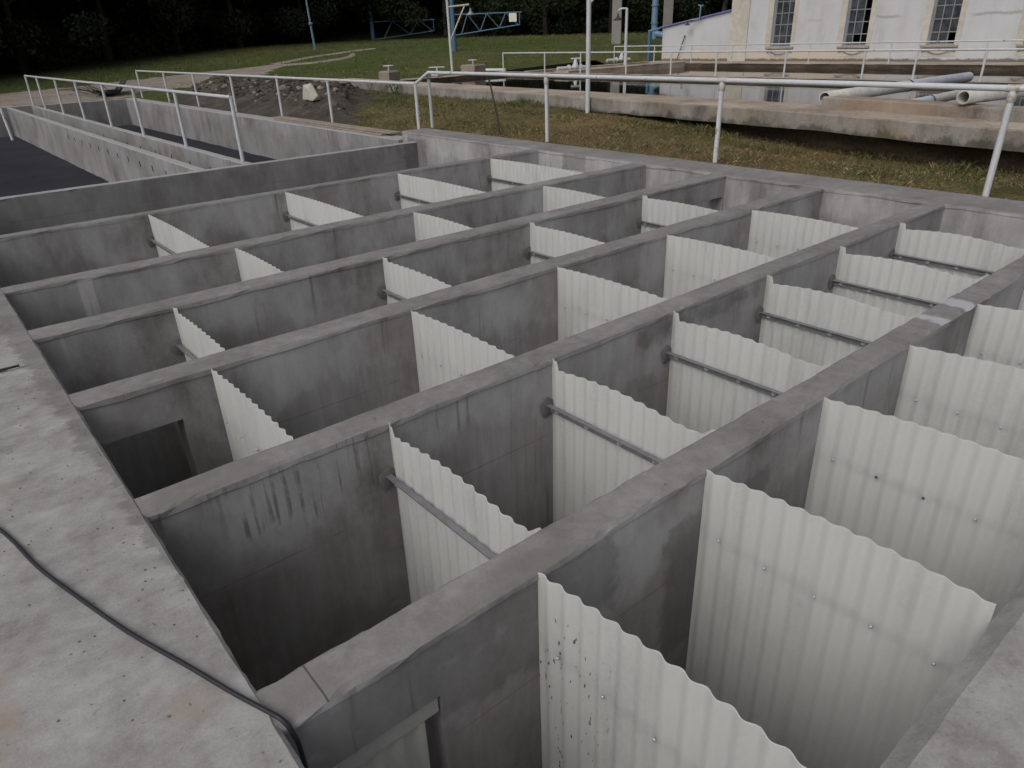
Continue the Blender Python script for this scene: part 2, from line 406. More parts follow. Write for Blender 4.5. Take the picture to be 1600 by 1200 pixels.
M_FACE = concrete_face(); M_FACE2 = concrete_face('smooth_concrete_face', 0.6, 0.3, 0.70); M_TOP = concrete_top(); M_PLAT = concrete_platform()
M_RIM = simple('pale_rim_concrete', (0.33, 0.322, 0.322), 0.85, 0, 0.14, 9, 0.2, 0.3)
M_OLD = old_concrete(); M_OLDTOP = old_top(); M_MOSS = mossy_inside()
M_SHEET = sheet_mat('white_fibre_sheet'); M_SHEET1 = sheet_mat('white_fibre_sheet_specked', True)
M_STEEL = simple('galvanised_bar', (0.21, 0.21, 0.225), 0.5, 0.35, 0.3, 25)
M_BOLT = simple('bolt_zinc', (0.48, 0.48, 0.53), 0.4, 0.4, 0.2, 30)
M_BOLTD = simple('bolt_dark', (0.09, 0.09, 0.1), 0.5, 0.3, 0.2, 30)
M_MORTAR = simple('dark_mortar', (0.165, 0.157, 0.153), 0.9, 0, 0.3, 20, 0.2, 0.5)
M_RAIL = painted('white_rail_paint', (0.55, 0.56, 0.58), 0.62)
M_RAILD = painted('rusty_rail_joint', (0.52, 0.49, 0.47), 0.50, (0.25, 0.16, 0.11))
M_BLUE = painted('blue_paint', (0.085, 0.155, 0.235), 0.72)
M_BLUE2 = painted('pale_blue_paint', (0.15, 0.245, 0.335), 0.72)
M_CABLE = simple('black_cable', (0.022, 0.022, 0.03), 0.45, 0, 0.2, 30)
M_GRASS = attr_mat('grass_blades'); M_LEAF = attr_mat('tree_leaves', 0.7, 0.3)
M_GROUND = ground_mat()
M_DIRT = dirt_mat('dark_turned_soil', (0.04, 0.034, 0.029), (0.085, 0.074, 0.064), (0.18, 0.155, 0.135))
M_PATH = dirt_mat('pale_sandy_track', (0.18, 0.152, 0.13), (0.29, 0.25, 0.215), (0.40, 0.355, 0.31))
M_BARK = simple('bark', (0.032, 0.027, 0.022), 0.9, 0, 0.45, 9, 0.1, 0.7)
M_BARKP = simple('pale_bark', (0.06, 0.054, 0.046), 0.9, 0, 0.4, 9, 0.1, 0.6)
M_PLASTER = plaster_mat()
M_BEIGE = simple('cream_trim_paint', (0.475, 0.44, 0.385), 0.85, 0, 0.22, 6)
M_SILL = simple('window_sill_stone', (0.30, 0.26, 0.21), 0.85, 0, 0.3, 8)
M_GLASS = glass_mat(); M_FRAME = simple('window_bar_paint', (0.22, 0.23, 0.24), 0.6, 0, 0.2, 20)
M_DARK = simple('dark_interior', (0.02, 0.02, 0.02), 0.9, 0, 0.2, 5)
M_WATER = water_mat(); M_BED = bed_mat()
M_WOOD = simple('weathered_board', (0.27, 0.225, 0.19), 0.85, 0, 0.3, 14, 0.2, 0.4)
M_STONE = simple('pale_stone', (0.50, 0.47, 0.40), 0.9, 0, 0.15, 9, 0.2, 0.4)
M_PIPE = simple('asbestos_pipe', (0.46, 0.445, 0.42), 0.8, 0, 0.25, 7)
M_PIPEB = simple('blue_grey_pipe', (0.40, 0.425, 0.475), 0.6, 0, 0.2, 7)
M_COLUMN = simple('column_concrete', (0.25, 0.235, 0.215), 0.9, 0, 0.2, 3)
M_TWIG = simple('dead_twig', (0.07, 0.06, 0.05), 0.9, 0, 0.3, 20)
M_SCRAP = simple('dark_scrap', (0.045, 0.045, 0.045), 0.7, 0.3, 0.3, 12)
M_WIRE = simple('thin_wire', (0.10, 0.09, 0.08), 0.7)
M_LAMP = simple('lamp_enamel', (0.22, 0.24, 0.25), 0.45, 0.2, 0.2)
M_SIGN = simple('white_sign', (0.72, 0.70, 0.64), 0.6, 0, 0.08, 5)
M_BRICK = simple('worn_brick_block', (0.25, 0.21, 0.175), 0.9, 0, 0.3, 10, 0.2, 0.6)
M_ROOF = simple('sheet_roof', (0.30, 0.29, 0.28), 0.7, 0, 0.2)
M_PURPLE = simple('violet_blue_trim', (0.16, 0.15, 0.34), 0.6)

# ------------------------------------------------------------------ camera
CAM = Vector((-0.30342, -1.58924, 1.55))
pitch, yaw, roll = math.radians(26.18), math.radians(51.0), math.radians(-2.17)
fwd = Vector((math.cos(yaw)*math.cos(pitch), math.sin(yaw)*math.cos(pitch), -math.sin(pitch)))
rgt = Vector((math.sin(yaw), -math.cos(yaw), 0)); up = rgt.cross(fwd)
r2 = rgt*math.cos(roll) + up*math.sin(roll); u2 = -rgt*math.sin(roll) + up*math.cos(roll)
cd = bpy.data.cameras.new('camera'); cam = bpy.data.objects.new('camera', cd); COL.objects.link(cam)
cd.sensor_width = 36; cd.lens = 1114.3/1600*36; cd.clip_end = 800; cd.clip_start = 0.05
Mx = Matrix((r2, u2, -fwd)).transposed().to_4x4(); Mx.translation = CAM
cam.matrix_world = Mx
scene.camera = cam

def rock_mesh(mb, c, s, seed, flat=0.7, mat=0, n=9, m=6):
    V = []; F = []
    for j in range(m+1):
        th = PI*j/m
        for i in range(n):
            ph = 2*PI*i/n; d = Vector((math.sin(th)*math.cos(ph), math.sin(th)*math.sin(ph), math.cos(th)))
            r = s*(1+0.55*nz(d.x*1.3+seed, d.y*1.3, d.z*1.3))
            V.append((c[0]+d.x*r, c[1]+d.y*r, c[2]+d.z*r*flat))
    for j in range(m):
        for i in range(n):
            k = (i+1) % n; F.append((j*n+i, (j+1)*n+i, (j+1)*n+k, j*n+k))
    mb.add(V, F, mat)
# ------------------------------------------------------------------ concrete walls
def wall(name, a0, a1, b0, b1, ztop, zbot, axis='x', mats=None, ch=0.010, jit=0.004, step=0.08, lip=0.007, openings=(), b0f=None, chf=None, parent=None, seed=0.0, jitsides=(1, 1)):
    """long cast wall: run along axis from a0 to a1, thickness b0..b1, chamfered uneven top edges, real openings below a lintel"""
    mb = MB()
    def P(a, b, z): return (a, b, z) if axis == 'x' else (b, a, z)
    cuts = sorted({a0, a1, *[o[0] for o in openings], *[o[1] for o in openings]})
    cuts = [c for c in cuts if a0 <= c <= a1]
    for s0, s1 in zip(cuts[:-1], cuts[1:]):
        zb = zbot
        lint = False
        for o in openings:
            if s0 >= o[0]-1e-6 and s1 <= o[1]+1e-6: zb = o[2]; lint = True
        n = max(1, int(math.ceil((s1-s0)/step)))
        V = []; F = []; MI = []
        for i in range(n+1):
            a = s0 + (s1-s0)*i/n
            j = [nz(a*5.1+seed, k*7.3+b0, 1.7)*jit + nz(a*21+seed, k*3.1, 5.5)*jit*0.6 for k in range(6)]
            l0 = b0 + (b0f(a) if b0f else 0.0)
            c0 = ch if chf is None else chf
            q0 = jitsides[0]; q1 = jitsides[1]
            for q_ in range(6):
                if nz(a*9.0+seed*3+q_*17, q_*5.0, b0) > 0.42: j[q_] -= 0.007*(1 if q_ < 3 else -0.6)*min(1, jit/0.004)
            zl = ztop - max(0.035, c0+0.01) - 0.012*nz(a*2.1+seed, 4.4) + j[3]*1.5; lp = lip*(1.0+0.8*nz(a*1.3+seed, 9.1))
            V += [P(a, l0, zb), P(a, l0, zl-0.006), P(a, l0 - lp, zl), P(a, l0 - lp + j[0]*q0, ztop - c0 + j[1]), P(a, l0 + c0 + j[2]*q0, ztop + j[3]*0.4),
                  P(a, b1 - ch + j[4]*q1, ztop + j[5]*0.4), P(a, b1 + lp*0.7 + j[0]*q1, ztop - ch + j[2]), P(a, b1 + lp*0.7, zl), P(a, b1, zl-0.006), P(a, b1, zb)]
        for i in range(n):
            for k in range(9):
                q = (i*10+k, (i+1)*10+k, (i+1)*10+k+1, i*10+k+1)
                F.append(q if axis == 'x' else q[::-1]); MI.append(0 if k in (0, 1, 2, 6, 7, 8) else 1)
        if lint:
            for i in range(n):
                q = (i*10, i*10+9, (i+1)*10+9, (i+1)*10); F.append(q if axis == 'x' else q[::-1]); MI.append(0)
        base = len(mb.v)
        mb.v += V
        for f, m in zip(F, MI):
            mb.f.append(tuple(x+base for x in f)); mb.m.append(m); mb.s.append(False)
        if not lint:
            for i, fl in ((0, False), (n, True)):
                q = tuple(base + i*10 + k for k in range(10))
                mb.f.append(q if fl else q[::-1]); mb.m.append(0); mb.s.append(False)
    return mb.build(name, mats or [M_FACE, M_TOP], parent)

ZF = -2.75
L = 7.0
def w5off(x): return 0.0 if x > 0.5 else 0.03
walls = [
 ('nearest thick dividing wall of the baffle tank with dark smears and a low covered opening', -0.23, -0.08, [(0.02, 0.47, -0.26)], None),
 ('second dividing wall from the front with dark run marks and a red chalk line', 0.97, 1.12, [], None),
 ('third dividing wall from the front with a dark square opening under its left end', 2.16, 2.335, [(0.03, 0.45, -0.25)], None),
 ('fourth dividing wall from the front with an opening under its far right end', 3.35, 3.54, [(6.6, 6.98, -0.25)], None),
 ('fifth dividing wall from the front with a vertical joint near its left end', 4.54, 4.72, [], w5off),
 ('sixth dividing wall from the front beside the wide empty channel', 6.60, 6.715, [], None),
]
for i, (lab, y0, y1, op, bf) in enumerate(walls):
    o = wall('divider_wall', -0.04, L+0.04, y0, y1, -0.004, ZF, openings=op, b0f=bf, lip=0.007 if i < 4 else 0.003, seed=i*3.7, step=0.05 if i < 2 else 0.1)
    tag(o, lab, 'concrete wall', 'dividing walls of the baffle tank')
o = wall('end_wall', -0.2, L+0.04, 9.90, 10.02, -0.15, ZF, mats=[M_FACE2, M_RIM], lip=0.0, seed=31)
tag(o, 'lower cross wall with a pale thin rim between the wide channel and the dark filter beds', 'concrete wall')
o = wall('perimeter_wall', -6.0, 10.38, L, 7.55, 0.0, ZF, axis='y', seed=9, step=0.12, jit=0.006)
tag(o, 'broad concrete coping wall along the grass at the right side of the tank', 'concrete wall')
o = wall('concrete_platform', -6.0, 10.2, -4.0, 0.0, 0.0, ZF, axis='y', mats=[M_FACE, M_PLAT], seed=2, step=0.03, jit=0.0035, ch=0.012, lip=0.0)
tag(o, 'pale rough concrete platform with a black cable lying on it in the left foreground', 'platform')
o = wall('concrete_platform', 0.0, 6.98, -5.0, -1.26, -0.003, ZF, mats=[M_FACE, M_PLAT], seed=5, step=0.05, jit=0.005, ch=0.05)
tag(o, 'grey concrete platform with a sloping dark edge in the bottom right corner', 'platform')
mb = MB(); mb.box(-0.5, 7.5, -1.6, 10.0, ZF-0.3, ZF+0.01)
tag(mb.build('tank_floor', M_FACE), kind='structure')

# ------------------------------------------------------------------ corrugated baffles
PITCH, AMP = 0.078, 0.0071
def sheet(mb, x, ya, yb, topf, zb=-2.6, thick=0.003, seed=0.0):
    """corrugated sheet in the plane x, running from ya (far wall side) to yb; topf(t) gives the top edge"""
    w = abs(ya-yb); n = int(round(w/PITCH*8)); rows = [0.0, 0.02, 0.06, 0.12, 0.2, 0.32, 0.45, 0.6, 0.8, 1.0]
    V = []
    for side in (0, 1):
        for i in range(n+1):
            t = i/n; y = ya + (yb-ya)*t
            ph = 2*PI*(w*t)/PITCH + seed
            dx = AMP*math.sin(ph) + 0.002*nz(t*2.3+seed, 3.1)
            zt = topf(t) + 0.0025*nz(t*30+seed, 8.8)
            for r in rows:
                z = zt + (zb-zt)*r
                bow = 0.003*nz(seed+t*1.4, r*3.0, 2.0)
                V.append((x + dx + bow + side*thick, y, z))
    R = len(rows); N = (n+1)*R
    F = []
    for i in range(n):
        for r in range(R-1):
            a = i*R+r; F.append((a, a+1, a+R+1, a+R)); b = a+N; F.append((b, b+R, b+R+1, b+1))
    mb.add(V, F, 0, True)
    E = []
    for i in range(n):
        a = i*R; E.append((a, a+R, a+R+N, a+N))
    for r in range(R-1):
        E.append((r, r+N, r+1+N, r+1)); a = n*R+r; E.append((a, a+1, a+1+N, a+N))
    mb.add(V, E, 0, False)

def top_plain(t): return -0.010 + 0.034*math.sin(PI*min(1.0, t*0.8))
def top_low(t): return -0.015 + 0.012*math.sin(PI*t)
def top_ear(t):
    if t < 0.055: return -0.012
    z = -0.062 + 0.028*math.sin(PI*min(1, (t-0.055)/0.75)) if t < 0.8 else -0.062
    if t > 0.92: z += 0.05*sm((t-0.92)/0.08)
    return z
def ear_small(t): return -0.012 if t < 0.05 else -0.038 + 0.014*math.sin(PI*t)

ORD = ['first', 'second', 'third', 'fourth', 'fifth', 'sixth', 'seventh']
CH = [
 # channel, y far side wall face, y near side, xs, with bar in front, top function
 ('in the channel beside the bottom right platform', -0.235, -1.25, [0.87, 1.75, 2.64, 3.52, 4.42, 5.29], False, top_plain),
 ('in the second channel from the front', 0.965, -0.075, [1.03, 2.04, 3.05, 4.07, 5.07, 6.08], True, top_ear),
 ('in the third channel from the front', 2.155, 1.125, [0.65, 1.92, 3.20, 4.46, 5.70], False, top_low),
 ('in the fourth channel from the front', 3.345, 2.34, [0.81, 2.42, 3.98, 5.54], True, ear_small),
 ('in the fifth channel from the front', 4.535, 3.545, [1.68, 3.48, 5.22], False, top_low),
 ('in the farthest baffled channel', 6.595, 4.725, [1.53, 3.04, 4.57, 6.09], True, top_low),
]
GROUP = 'corrugated baffle sheets standing across the channels'
first_of = {}
for ci, (where, ya, yb, xs, bar, tf) in enumerate(CH):
    n = len(xs)
    for k, x in enumerate(xs):
        pos = 'first from left' if k == 0 else ('last on the right' if k == n-1 else ORD[k] + ' from left')
        lab = f'white corrugated baffle {pos} {where}' if not bar else f'white baffle with steel bar, {pos} {where}'
        if ci == 0 and k == 0: lab = 'nearest large white corrugated baffle with dark specks below its left corner'
        if ci == 0 and k == 1: lab = 'large white corrugated baffle second from the front beside the bottom right platform'
        if ci == 0 and k == 2: lab = 'large white corrugated baffle with dark bolt heads third beside the bottom right platform'
        if ci in first_of and not (ci == 0 and k < 3):
            root = copy_tree(first_of[ci]); root.location = (x, (ya+yb)/2, 0.006*nz(x*3, ci*5.0))
            root.rotation_euler = (0, 0.010*nz(x*2.2, ci*2.0), 0.012*nz(x*1.7, ci+9.0))
            tag(root, lab, 'baffle', GROUP); continue
        root = thing('baffle_panel', lab, 'baffle', (x, (ya+yb)/2, 0), GROUP)
        mb = MB(); sheet(mb, x, ya, yb, tf, seed=ci*1.3+k*0.7)
        mb.build('sheet', M_SHEET1 if (ci == 0 and k == 0) else M_SHEET, root)
        if bar:
            xb = x - AMP - 0.010
            mb = MB()
            # steel angle: upright leg against the sheet, flat leg on top facing the flow
            mb.bevbox(xb-0.006, xb, yb+0.0, ya+0.0, -0.315, -0.27, 0.0015)
            mb.bevbox(xb-0.030, xb-0.0061, yb, ya, -0.276, -0.270, 0.001)
            mb.build('support_bar', M_STEEL, root)
            nb = 5
            for q in range(nb):
                y = ya - 0.07 - (abs(ya-yb)-0.14)*q/(nb-1)
                mb = MB(); mb.lathe([(0.0, 0.0), (0.014, 0.0), (0.014, 0.003), (0.008, 0.003), (0.008, 0.011), (0.0, 0.011)], (xb-0.006, y, -0.295), 8, 0, (-1, 0, 0), False)
                mb.build('bolt', M_BOLT, root)
            for yy, sg in ((ya, -1), (yb, 1)):
                mb = MB()
                ring = []
                for a in range(28):
                    an = 2*PI*a/28; r = 0.050*(1+0.3*nz(math.cos(an)*1.5, math.sin(an)*1.5+yy, ci*1.0))
                    ring.append((xb-0.014+math.cos(an)*r, yy+sg*0.004, -0.292+math.sin(an)*r*1.15))
                c = (xb-0.014, yy+sg*0.016, -0.292)
                V = ring + [c]; mb.add(V, [((i+1) % 28, i, 28) if sg < 0 else (i, (i+1) % 28, 28) for i in range(28)], 0, True)
                mb.build('mortar_patch', M_MORTAR, root)
        else:
            xb = x + AMP + 0.004
            mb = MB(); mb.bevbox(xb, xb+0.006, yb, ya, -0.32, -0.275, 0.0015); mb.bevbox(xb+0.0061, xb+0.03, yb, ya, -0.281, -0.275, 0.001)
            mb.build('support_bar', M_STEEL, root)
            for q in range(5):
                y = ya - 0.10 - (abs(ya-yb)-0.2)*q/4
                mb = MB(); mb.lathe([(0.0, 0.0), (0.006, 0.0), (0.0072, 0.002), (0.0064, 0.005), (0.004, 0.0075), (0.0, 0.008)], (x-AMP*0.9-0.001, y, -0.30 + 0.02*nz(q*3.0, x)), 8, 0, (-1, 0, 0), True)
                mb.build('bolt', M_BOLTD if (ci == 0 and k == 2 and q in (1, 2)) else M_BOLT, root)
        if ci not in first_of and not (ci == 0 and k < 3): first_of[ci] = root

# corrugated gate closing the low opening of the nearest wall
root = thing('sluice_panel', 'short corrugated panel with a flat top strip closing the low opening of the nearest wall', 'panel', (0.25, -0.17, -0.26))
mb = MB(); mb.bevbox(0.022, 0.462, -0.222, -0.172, -0.335, -0.268, 0.004); mb.build('top_strip', M_SHEET, root)
mb = MB()
V = []; n = 44
for side in (0, 1):
    for i in range(n+1):
        x = 0.03 + 0.38*i/n; y = -0.212 + 0.0105*math.sin(2*PI*(x-0.03)/PITCH) + side*0.003
        V += [(x, y, -0.337), (x, y, -2.0)]
F = []
for i in range(n):
    a = i*2; F.append((a, a+1, a+3, a+2)); b = a + (n+1)*2; F.append((b, b+2, b+3, b+1))
mb.add(V, F, 0, True); mb.build('sheet', M_SHEET, root)

# cable and rod on the platform
pts = [(-0.95, 2.6, 0.010), (-0.60, 1.75, 0.010), (-0.43, 1.23, 0.010), (-0.36, 0.89, 0.012), (-0.30, 0.67, 0.012), (-0.21, 0.37, 0.012), (-0.115, 0.11, 0.012), (-0.055, -0.06, 0.012),
       (-0.012, -0.17, 0.012), (0.010, -0.225, 0.008), (0.022, -0.248, -0.03), (0.03, -0.255, -0.12), (0.032, -0.262, -0.5), (0.04, -0.262, -1.6)]
def smooth_path(pts, k=6):
    P = [Vector(p) for p in pts]; out = []
    for i in range(len(P)-1):
        p0 = P[max(i-1, 0)]; p1 = P[i]; p2 = P[i+1]; p3 = P[min(i+2, len(P)-1)]
        for s in range(k):
            t = s/k
            out.append(0.5*((2*p1) + (p2-p0)*t + (2*p0-5*p1+4*p2-p3)*t*t + (3*p1-p0-3*p2+p3)*t*t*t))
    out.append(P[-1]); return out
mb = MB(); mb.tube(smooth_path(pts), 0.0066, 10)
tag(mb.build('cable', M_CABLE), 'black cable snaking over the pale platform and down into the nearest channel', 'cable')
mb = MB(); mb.tube(smooth_path([(-0.6, 2.86, 0.012), (-0.24, 2.885, 0.013), (-0.19, 2.88, 0.016), (-0.135, 2.885, 0.015)]), [0.009]*10+[0.007]*8+[0.011], 8)
tag(mb.build('iron_rod', M_SCRAP), 'short dark iron rod end lying on the platform at the left edge', 'rod')

mb = MB()
for k in range(420):
    if k < 300: x, y = -0.02-abs(rng.normal())*0.35, rng.uniform(-0.6, 4.2)
    elif k < 360: x, y = rng.uniform(0.9, 3.0), -1.40-abs(rng.normal())*0.25
    else:
        w_ = walls[rng.integers(0, 4)]; x = rng.uniform(0.1, 6.8); y = rng.uniform(w_[1]+0.02, w_[2]-0.02)
    rock_mesh(mb, (x, y, 0.0015), rng.uniform(0.0012, 0.0042), k*1.9, 0.7, int(rng.random() < 0.2), 5, 3)
tag(mb.build('crumbs', [M_PATH, M_MORTAR]), kind='stuff')

# ------------------------------------------------------------------ filter basins at the back left
BZ = -1.06
def beds(): 
    mb = MB()
    for (x0, x1) in ((-8.0, 3.10), (4.0, 6.92)):
        nx = 30; ny = 60
        V = [(x0+(x1-x0)*i/nx, 10.0+19.6*j/ny, BZ+0.02*nz(i*0.5+x0, j*0.4)) for j in range(ny+1) for i in range(nx+1)]
        F = [(j*(nx+1)+i, j*(nx+1)+i+1, (j+1)*(nx+1)+i+1, (j+1)*(nx+1)+i) for j in range(ny) for i in range(nx)]
        mb.add(V, F, 0, True)
    tag(mb.build('gravel_bed', M_BED), kind='structure')
beds()
def holes(name, x, face, y0, y1, step, z, parent):
    y = y0
    while y < y1:
        mb = MB(); mb.bevbox(min(x, x+face*0.004), max(x, x+face*0.004), y-0.022, y+0.022, z-0.05, z+0.05, 0.001)
        mb.build(name, M_DARK, parent); y += step
o = wall('trough_wall', 10.02, 29.5, 3.12, 3.27, -0.15, BZ-0.3, axis='y', mats=[M_FACE2, M_RIM], lip=0.0, seed=14, step=0.3)
tag(o, 'near side wall of the drain trough with small dark weep holes above the large filter bed', 'concrete wall')
holes('weep_hole', 3.118, -1, 10.9, 20.0, 0.8, -0.38, o)
o = wall('trough_wall', 10.02, 29.5, 3.86, 4.0, -0.15, BZ-0.3, axis='y', mats=[M_FACE2, M_RIM], lip=0.0, seed=15, step=0.3)
tag(o, 'trough wall carrying the white railing between the two dark filter beds', 'concrete wall')
holes('weep_hole', 3.858, -1, 10.6, 20.0, 1.1, -0.42, o)
mb = MB(); mb.box(3.27, 3.86, 10.02, 29.5, BZ-0.2, -0.85); tag(mb.build('trough_floor', M_FACE), kind='structure')
o = wall('basin_wall', 10.38, 29.5, 6.915, 7.29, -0.15, BZ-0.3, axis='y', mats=[M_FACE2, M_RIM], lip=0.0, seed=16, step=0.2, jit=0.006)
tag(o, 'light rimmed basin wall beside the soil heap with boards lying on top', 'concrete wall')
o = wall('basin_wall', 4.0, 7.29, 29.5, 29.72, -0.15, BZ-0.3, mats=[M_FACE2, M_RIM], lip=0.0, seed=17, step=0.2)
tag(o, 'far end wall of the narrow filter bed in front of the sandy track', 'concrete wall')
o = wall('basin_wall', -8.0, 4.0, 29.5, 29.72, -0.13, BZ-0.3, mats=[M_FACE2, M_RIM], lip=0.0, seed=18, step=0.2)
tag(o, 'far end wall of the large filter bed at the left edge', 'concrete wall')
mb = MB(); mb.tube([(2.84, 28.0, BZ), (2.80, 28.2, 0.12)], 0.045, 8)
tag(mb.build('leaning_pole', M_RAIL), 'whitish pole standing in the dark bed at the far left edge', 'pole')
# boards on the rim
for k, (x0, x1, y0, y1, z0, rot) in enumerate(((7.03, 7.26, 11.2, 16.3, -0.148, 0.0), (7.08, 7.34, 11.0, 16.4, -0.116, 0.008))):
    mb = MB(); R = Matrix.Rotation(rot, 4, 'Z'); R.translation = Vector(((x0+x1)/2, (y0+y1)/2, z0))
    hx, hy = (x1-x0)/2, (y1-y0)/2
    mb.bevbox(-hx, hx, -hy, hy, 0.002, 0.03, 0.004, M=R)
    tag(mb.build('timber_board', M_WOOD), ['lower weathered board lying along the basin rim', 'upper weathered board stacked along the basin rim'][k], 'board', 'boards on the basin rim')

# ------------------------------------------------------------------ railings
def railing(name, label, posts, h, r_post, r_rail, mat=M_RAIL, ext0=0.0, ext1=0.0, mid=False, flange=True, extra=None, seg=10, joint=False):
    root = thing(name, label, 'railing', posts[0], )
    tops = []
    for i, p in enumerate(posts):
        p = Vector(p); lean = Vector((0.02*nz(i*1.9, p.y), 0.02*nz(i*2.7, p.x+5), 0))
        t = p + lean + Vector((0, 0, h - r_rail*0.7)); tops.append(p + lean + Vector((0, 0, h)))
        mb = MB(); mb.tube([p - Vector((0, 0, 0.03)), t], r_post, seg)
        if joint: mb.lathe([(r_post*1.02, h-0.12), (r_post*1.28, h-0.11), (r_post*1.28, h-0.045), (r_post*1.02, h-0.03)], p+lean, seg, 1)
        mb.build('post', [mat, M_RAILD], root)
    d0 = (tops[0]-tops[1]).normalized()*ext0; d1 = (tops[-1]-tops[-2]).normalized()*ext1
    pts = [tops[0]+d0] + tops[1:-1] + [tops[-1]+d1]
    mb = MB(); mb.tube(pts, r_rail, seg); mb.build('handrail', mat, root)
    if joint:
        for t in tops[1:-1]:
            mb = MB(); mb.tube([t+(pts[0]-pts[-1]).normalized()*0.055, t-(pts[0]-pts[-1]).normalized()*0.055], r_rail*1.16, seg); mb.build('joint_collar', M_RAILD, root)
    return root
railing('railing', 'white pipe railing along the coping wall beside the dry grass with rusty joints',
        [(7.70, -2.35, 0), (7.68, 0.87, 0), (7.75, 4.04, 0), (7.78, 7.26, 0), (7.80, 10.55, 0)], 0.945, 0.031, 0.029, joint=True)
rr = railing('railing', 'white pipe railing along the basin rim in front of the soil heap',
        [(7.42, 10.44, -0.15), (7.44, 14.0, -0.15), (7.44, 16.7, -0.15), (7.44, 19.8, -0.15), (7.46, 23.0, -0.15), (7.46, 26.0, -0.15), (7.47, 29.3, -0.15)], 0.925, 0.031, 0.028)
mb = MB(); mb.tube([(7.42, 10.44, 0.775), (7.80, 10.55, 0.945)], 0.028, 10); mb.build('connector', M_RAIL, rr)
railing('railing', 'white pipe railing with slanting looking posts between the two dark filter beds',
        [(3.93, y, -0.15) for y in (10.25, 13.04, 15.85, 18.6, 21.5, 24.3, 27.2, 29.45)], 0.96, 0.031, 0.028)
MID = [(20.6, y, 0.10) for y in (24.0, 21.4, 19.4, 17.1, 15.1, 13.3, 10.9, 8.55, 7.2, 5.6, 4.5, 2.4, 0.3)]
railing('railing', 'thin white railing on the brown wall across the middle of the water tank', MID, 0.71, 0.028, 0.026, seg=8)
FARP = [(28.1, y, 0.10) for y in (24.6, 22.1, 20.0, 17.9, 14.4, 11.3, 8.2, 5.2, 2.2, -0.8)]
railing('railing', 'thin white railing along the far side of the water tank below the building windows', FARP, 0.70, 0.025, 0.024, seg=8)
# stake leaning on the railing
mb = MB(); mb.tube(smooth_path([(7.98, 8.72, -0.05), (7.93, 8.72, 0.3), (7.82, 8.78, 0.96)]), [0.02, 0.018, 0.016]+[0.015]*10, 7)
mb.tube(smooth_path([(8.02, 8.62, -0.05), (7.98, 8.70, 0.12), (7.94, 8.73, 0.2)]), 0.012, 6)
tag(mb.build('wooden_stake', M_TWIG), 'thin crooked stick leaning against the pipe railing in the dry grass', 'stick')

# ------------------------------------------------------------------ terrain
def T(x, y):
    d = x*0.629 + y*0.777
    z = 1.35*sm((d-25)/35) + max(0.0, d-66)*0.25
    z += 0.03*nz(x*0.35, y*0.35, 4.0)*min(1.0, max(0, d-14)/10)
    if x < 13.5 and y < 29.6:
        if y > 10.36: z += -0.20*(1-sm((x-7.3)/2.2))
        else: z += -0.06
        z += -0.34*sm((9.5-y)/6.0)*sm((x-8.2)/2.6)
    if y >= 29.6 and x < 8.0: z -= 0.19*(1-sm((y-29.75)/2.2))
    if x > 27 and y < 26: z = min(z, 0.02)
    return z
def wedge(a): return float(np.interp(a, [-0.8, -0.58, -0.38, -0.16, 0.0, 0.11, 0.4], [37, 39, 50, 69, 63, 57, 56]))
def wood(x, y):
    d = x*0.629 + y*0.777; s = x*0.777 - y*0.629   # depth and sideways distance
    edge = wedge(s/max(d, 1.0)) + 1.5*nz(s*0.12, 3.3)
    return sm((d-edge+5.0)/8)  # wide fade: grass thins to litter and darkens early, imitating tree shade
def dryness(x, y):
    base = 0.0
    if x < 13.5 and y < 26: base = 0.92 - 0.45*sm((y-8)/8) + 0.35*nz(x*0.5, y*0.4, 9) - 0.25*sm((5-y)/5)
    else: base = 0.05 + 0.45*nz(x*0.12, y*0.12, 2.2)
    return min(1, max(0, base))
def span(a, b, s): 
    n = max(1, int(round((b-a)/s))); return [a+(b-a)*i/n for i in range(n+1)]
gv = []; gf = []
def patch(xs, ys):
    n = len(gv)
    for y in ys:
        for x in xs: gv.append((x, y, T(x, y)))
    w = len(xs)
    for j in range(len(ys)-1):
        for i in range(w-1):
            a = n+j*w+i; gf.append((a, a+1, a+w+1, a+w))
patch(span(7.28, 13.4, 0.35), [-60, -40, -25] + span(-15, 24.2, 0.4))
patch(span(7.28, 40, 0.9), span(24.2, 34, 0.7))
patch(span(-10, 7.28, 0.9), span(29.70, 34, 0.7))
patch(span(-10, 60, 1.5), span(34, 80, 1.5))
patch([-300, -200, -120] + span(-80, -10, 5), [-60, -20, 0, 20] + span(29.7, 80, 5))
patch([-300, -200, -120] + span(-80, 60, 7), span(80, 150, 5) + [180, 240, 320])
patch(span(60, 120, 6) + [150, 200, 300], [-60, -30] + span(0, 150, 6) + [180, 240, 320])
patch(span(28.3, 40, 1.2), [-60, -40, -20, -10] + span(0, 24.2, 1.6)); patch(span(40, 60, 2.0), [-60, -40, -20] + span(0, 34, 2.0))
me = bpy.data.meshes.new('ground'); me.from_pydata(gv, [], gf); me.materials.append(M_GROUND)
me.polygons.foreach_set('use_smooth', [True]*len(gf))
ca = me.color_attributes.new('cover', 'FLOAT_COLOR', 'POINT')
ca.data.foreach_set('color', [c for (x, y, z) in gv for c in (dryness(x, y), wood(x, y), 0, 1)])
g = bpy.data.objects.new('ground', me); COL.objects.link(g); tag(g, kind='structure')

